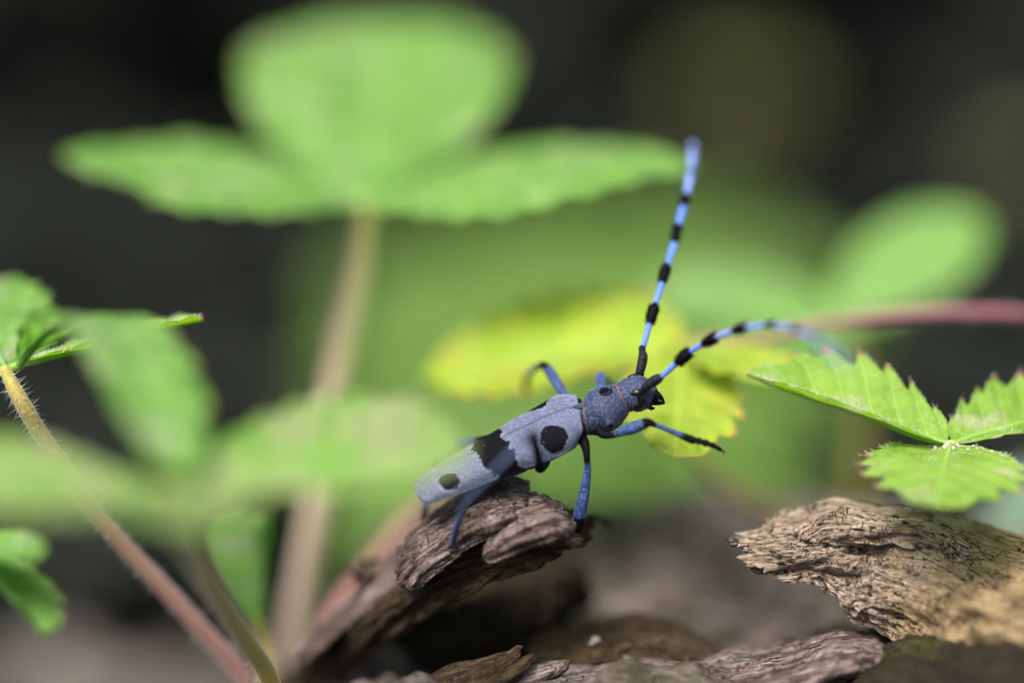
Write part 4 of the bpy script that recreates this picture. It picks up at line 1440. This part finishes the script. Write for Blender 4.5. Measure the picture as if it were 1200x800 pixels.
# yellowing leaf behind the head, on a crimson stalk that comes in from the right
t = strawberry('yellow green strawberry leaf with reddened toothed edge behind the beetle head', (800, 395, 3.0))
petiole(t, [(1420, 470, 4.0), (1300, 390, 3.6), (1200, 369, 3.2), (1090, 367, 3.2), (980, 378, 3.3), (880, 398, 3.2), (800, 402, 3.0)], [.075, .075, .07, .07, .065, .06, .055], M['stem_crimson'], 4, 300)
leaflet(t, P(802, 402, 3.0), P(500, 414, 4.0), N(0.12, 1, 0.55), 3.1, M['leaf_yellow'], 10, fold=0.10, droop=0.06, teeth=8, tooth=0.22, blunt=0.6, basep=0.7)
leaflet(t, P(802, 402, 3.0), P(792, 528, 0.45), N(0.15, 1, 0.45), 1.55, M['leaf_yellow'], 11, fold=0.06, droop=0.02, teeth=6, tooth=0.30, hairs=100, blunt=0.5, basep=0.7)
leaflet(t, P(804, 400, 3.1), P(900, 440, 1.6), N(0.2, 1, 0.5), 1.3, M['leaf_yellow'], 12, fold=0.12, droop=0.05, teeth=7, tooth=0.18)

# soft leaf at the right behind the crimson stalk
t = strawberry('pale green blurred strawberry leaf behind the crimson stalk at the right', (985, 380, 9.2))
petiole(t, [to_ground(1010, 600, 10.0), (1005, 560, 9.9), (1010, 470, 9.6), (986, 382, 9.2)], [.11, .10, .095, .08], M['stem_olive'], 5, 200)
leaflet(t, P(985, 380, 9.2), P(1136, 246, 9.8), N(-0.35, 0.75, 0.6), 2.0, M['leaf_pale'], 13, fold=0.05, droop=0.03, teeth=8, tooth=0.08, pleat=0.015, blunt=0.5, basep=0.7)
leaflet(t, P(984, 382, 9.2), P(765, 335, 9.4), N(0.05, 1, 0.5), 2.6, M['leaf_pale'], 14, fold=0.06, droop=0.02, teeth=8, tooth=0.08, pleat=0.015, blunt=0.5, basep=0.6)
leaflet(t, P(986, 384, 9.1), P(905, 412, 7.6), N(0.0, 1, 0.25), 1.6, M['leaf_pale'], 15, fold=0.08, droop=0.04, teeth=8, tooth=0.08, pleat=0.015)

# crisp leaf at the right above the checked splinter
t = strawberry('crisp light green strawberry leaf with pink tooth tips above the right splinter', (1112, 522, 0.0))
petiole(t, [to_ground(1112, 760, 2.2), (1112, 700, 1.8), (1104, 610, 1.0), (1110, 560, 0.5), (1114, 521, 0.05)], [.08, .08, .075, .07, .055], M['stem_olive'], 6, 300)
leaflet(t, P(1110, 521, 0.05), P(878, 434, 0.55), N(0.18, 0.95, 0.42), 1.5, M['leaf_dusty'], 16, fold=0.45, droop=0.03, teeth=7, tooth=0.36, hairs=300, blunt=0.75, basep=0.7, pleat=0.018)
CRISP = leaflet(t, P(1114, 521, 0.0), P(1098, 572, -1.5), N(0.0, 0.95, 0.42), 1.85, M['leaf_dusty'], 17, fold=-0.06, droop=0.10, teeth=6, tooth=0.34, hairs=300, blunt=0.5, basep=0.35, pleat=0.018)
leaflet(t, P(1118, 520, 0.05), P(1290, 462, 0.9), N(-0.18, 0.95, 0.45), 1.5, M['leaf_dusty'], 18, fold=0.30, droop=0.03, teeth=7, tooth=0.30, hairs=200, blunt=0.6, basep=0.7, pleat=0.018)

# low leaf at the lower left corner
t = strawberry('drooping strawberry leaf at the lower left corner below the hairy stalk', (-70, 640, -0.6))
petiole(t, [to_ground(-60, 820, 0.8), (-66, 800, 0.6), (-78, 700, 0.0), (-62, 632, -0.6)], [.08, .08, .075, .06], M['stem_olive'], 7, 200)
leaflet(t, P(-62, 632, -0.6), P(60, 714, -2.0), N(0.35, 0.75, 0.1), 0.8, M['leaf'], 19, fold=0.5, droop=0.12, teeth=7, tooth=0.16)
leaflet(t, P(-70, 640, -0.6), P(32, 630, -2.4), N(-0.1, 0.9, 0.5), 0.6, M['leaf'], 20, fold=0.2, droop=0.1, teeth=7, tooth=0.16)
leaflet(t, P(-66, 632, -0.6), P(-200, 660, -0.6), N(-0.1, 0.9, 0.3), 0.9, M['leaf'], 21, fold=0.2, droop=0.1, teeth=7, tooth=0.16)

# young folded leaf standing upright behind the stalks
t = strawberry('young folded strawberry leaf standing upright between the leaf stalks', (300, 745, 3.2))
petiole(t, [to_ground(318, 830, 3.4), (316, 810, 3.3), (308, 752, 3.2), (302, 728, 3.1)], [.07, .07, .06, .05], M['stem_olive'], 8, 100)
leaflet(t, P(303, 735, 3.1), P(284, 590, 2.9), N(-0.5, 0.1, 0.9), 0.85, M['leaf'], 22, fold=0.6, droop=-0.04, teeth=7, tooth=0.12)
leaflet(t, P(306, 735, 3.15), P(318, 600, 3.3), N(-0.8, 0.1, 0.5), 0.7, M['leaf'], 23, fold=0.7, droop=-0.04, teeth=7, tooth=0.12)

# bluish leaf far right
t = strawberry('bluish pale leaf out of focus at the right edge below the crisp leaf', (1150, 650, 8.0))
petiole(t, [to_ground(1150, 720, 8.4), (1150, 700, 8.3), (1148, 648, 8.0)], [.09, .09, .07], M['stem_olive'], 9, 0)
leaflet(t, P(1148, 648, 8.0), P(1250, 548, 8.6), N(-0.5, 0.7, 0.6), 1.3, M['leaf_blue'], 24, fold=0.1, droop=0.03, teeth=7, tooth=0.1)

# runners: bare arching stems
t = thing('strawberry_runner', 'brownish arching runner behind the front leg, out of focus', 'stem', P(925, 640, 6.0), 'bare strawberry runners')
petiole(t, [to_ground(960, 640, 6.6), (950, 625, 6.4), (915, 603, 6.1), (870, 580, 5.9), (830, 548, 5.8), (805, 515, 5.9), (790, 470, 6.4), (785, 440, 6.9)], [.09, .085, .085, .08, .08, .075, .06, .05], M['stem_brown'], 10, 0, name='runner_stem')
t = thing('strawberry_runner', 'pinkish runner rising beside the dark crumb left of the tail, out of focus', 'stem', P(380, 760, 3.0), 'bare strawberry runners')
petiole(t, [to_ground(365, 800, 2.9), (380, 735, 3.2), (425, 672, 3.8), (480, 608, 4.6), (530, 560, 5.6), (575, 530, 7.0), (600, 560, 9.0), to_ground(610, 600, 10.5)], [.10, .10, .095, .09, .085, .08, .07, .06], M['stem_pink'], 11, 200, name='runner_stem')


# grains of wood dust caught on two leaves
def dust_patch(label, leaf, urange, vspread, n, seed):
    r = np.random.RandomState(seed)
    w = o_verts[leaf.name]
    nu_, nv_ = w.shape[:2]
    pts, rd = [], []
    for k in range(n):
        i = int(np.clip(r.uniform(*urange), 0, 1) * (nu_ - 1))
        j = int(np.clip(nv_ // 2 + r.normal() * vspread * nv_, 0, nv_ - 1))
        q = abs(r.normal()) * 0.009 + 0.005
        pts.append(w[i, j] + np.array((r.normal() * 0.01, r.normal() * 0.01, q * 0.6 + abs(r.normal()) * 0.008)))
        rd.append(q)
    v_, f_ = crumbs('c', pts, rd, None, seed)
    o = mesh_obj('wood_dust', v_, f_, M['crumb'], base=pts[0], smooth=False)
    o['kind'] = 'stuff'
    o['label'] = label
    o['category'] = 'dust'


dust_patch('pale grains of wood dust at the centre of the crisp right leaf', CRISP, (0.0, 0.14), 0.22, 60, 1)
dust_patch('pale grains of wood dust on the thin leaflet at the left', THIN, (0.45, 0.75), 0.10, 40, 2)
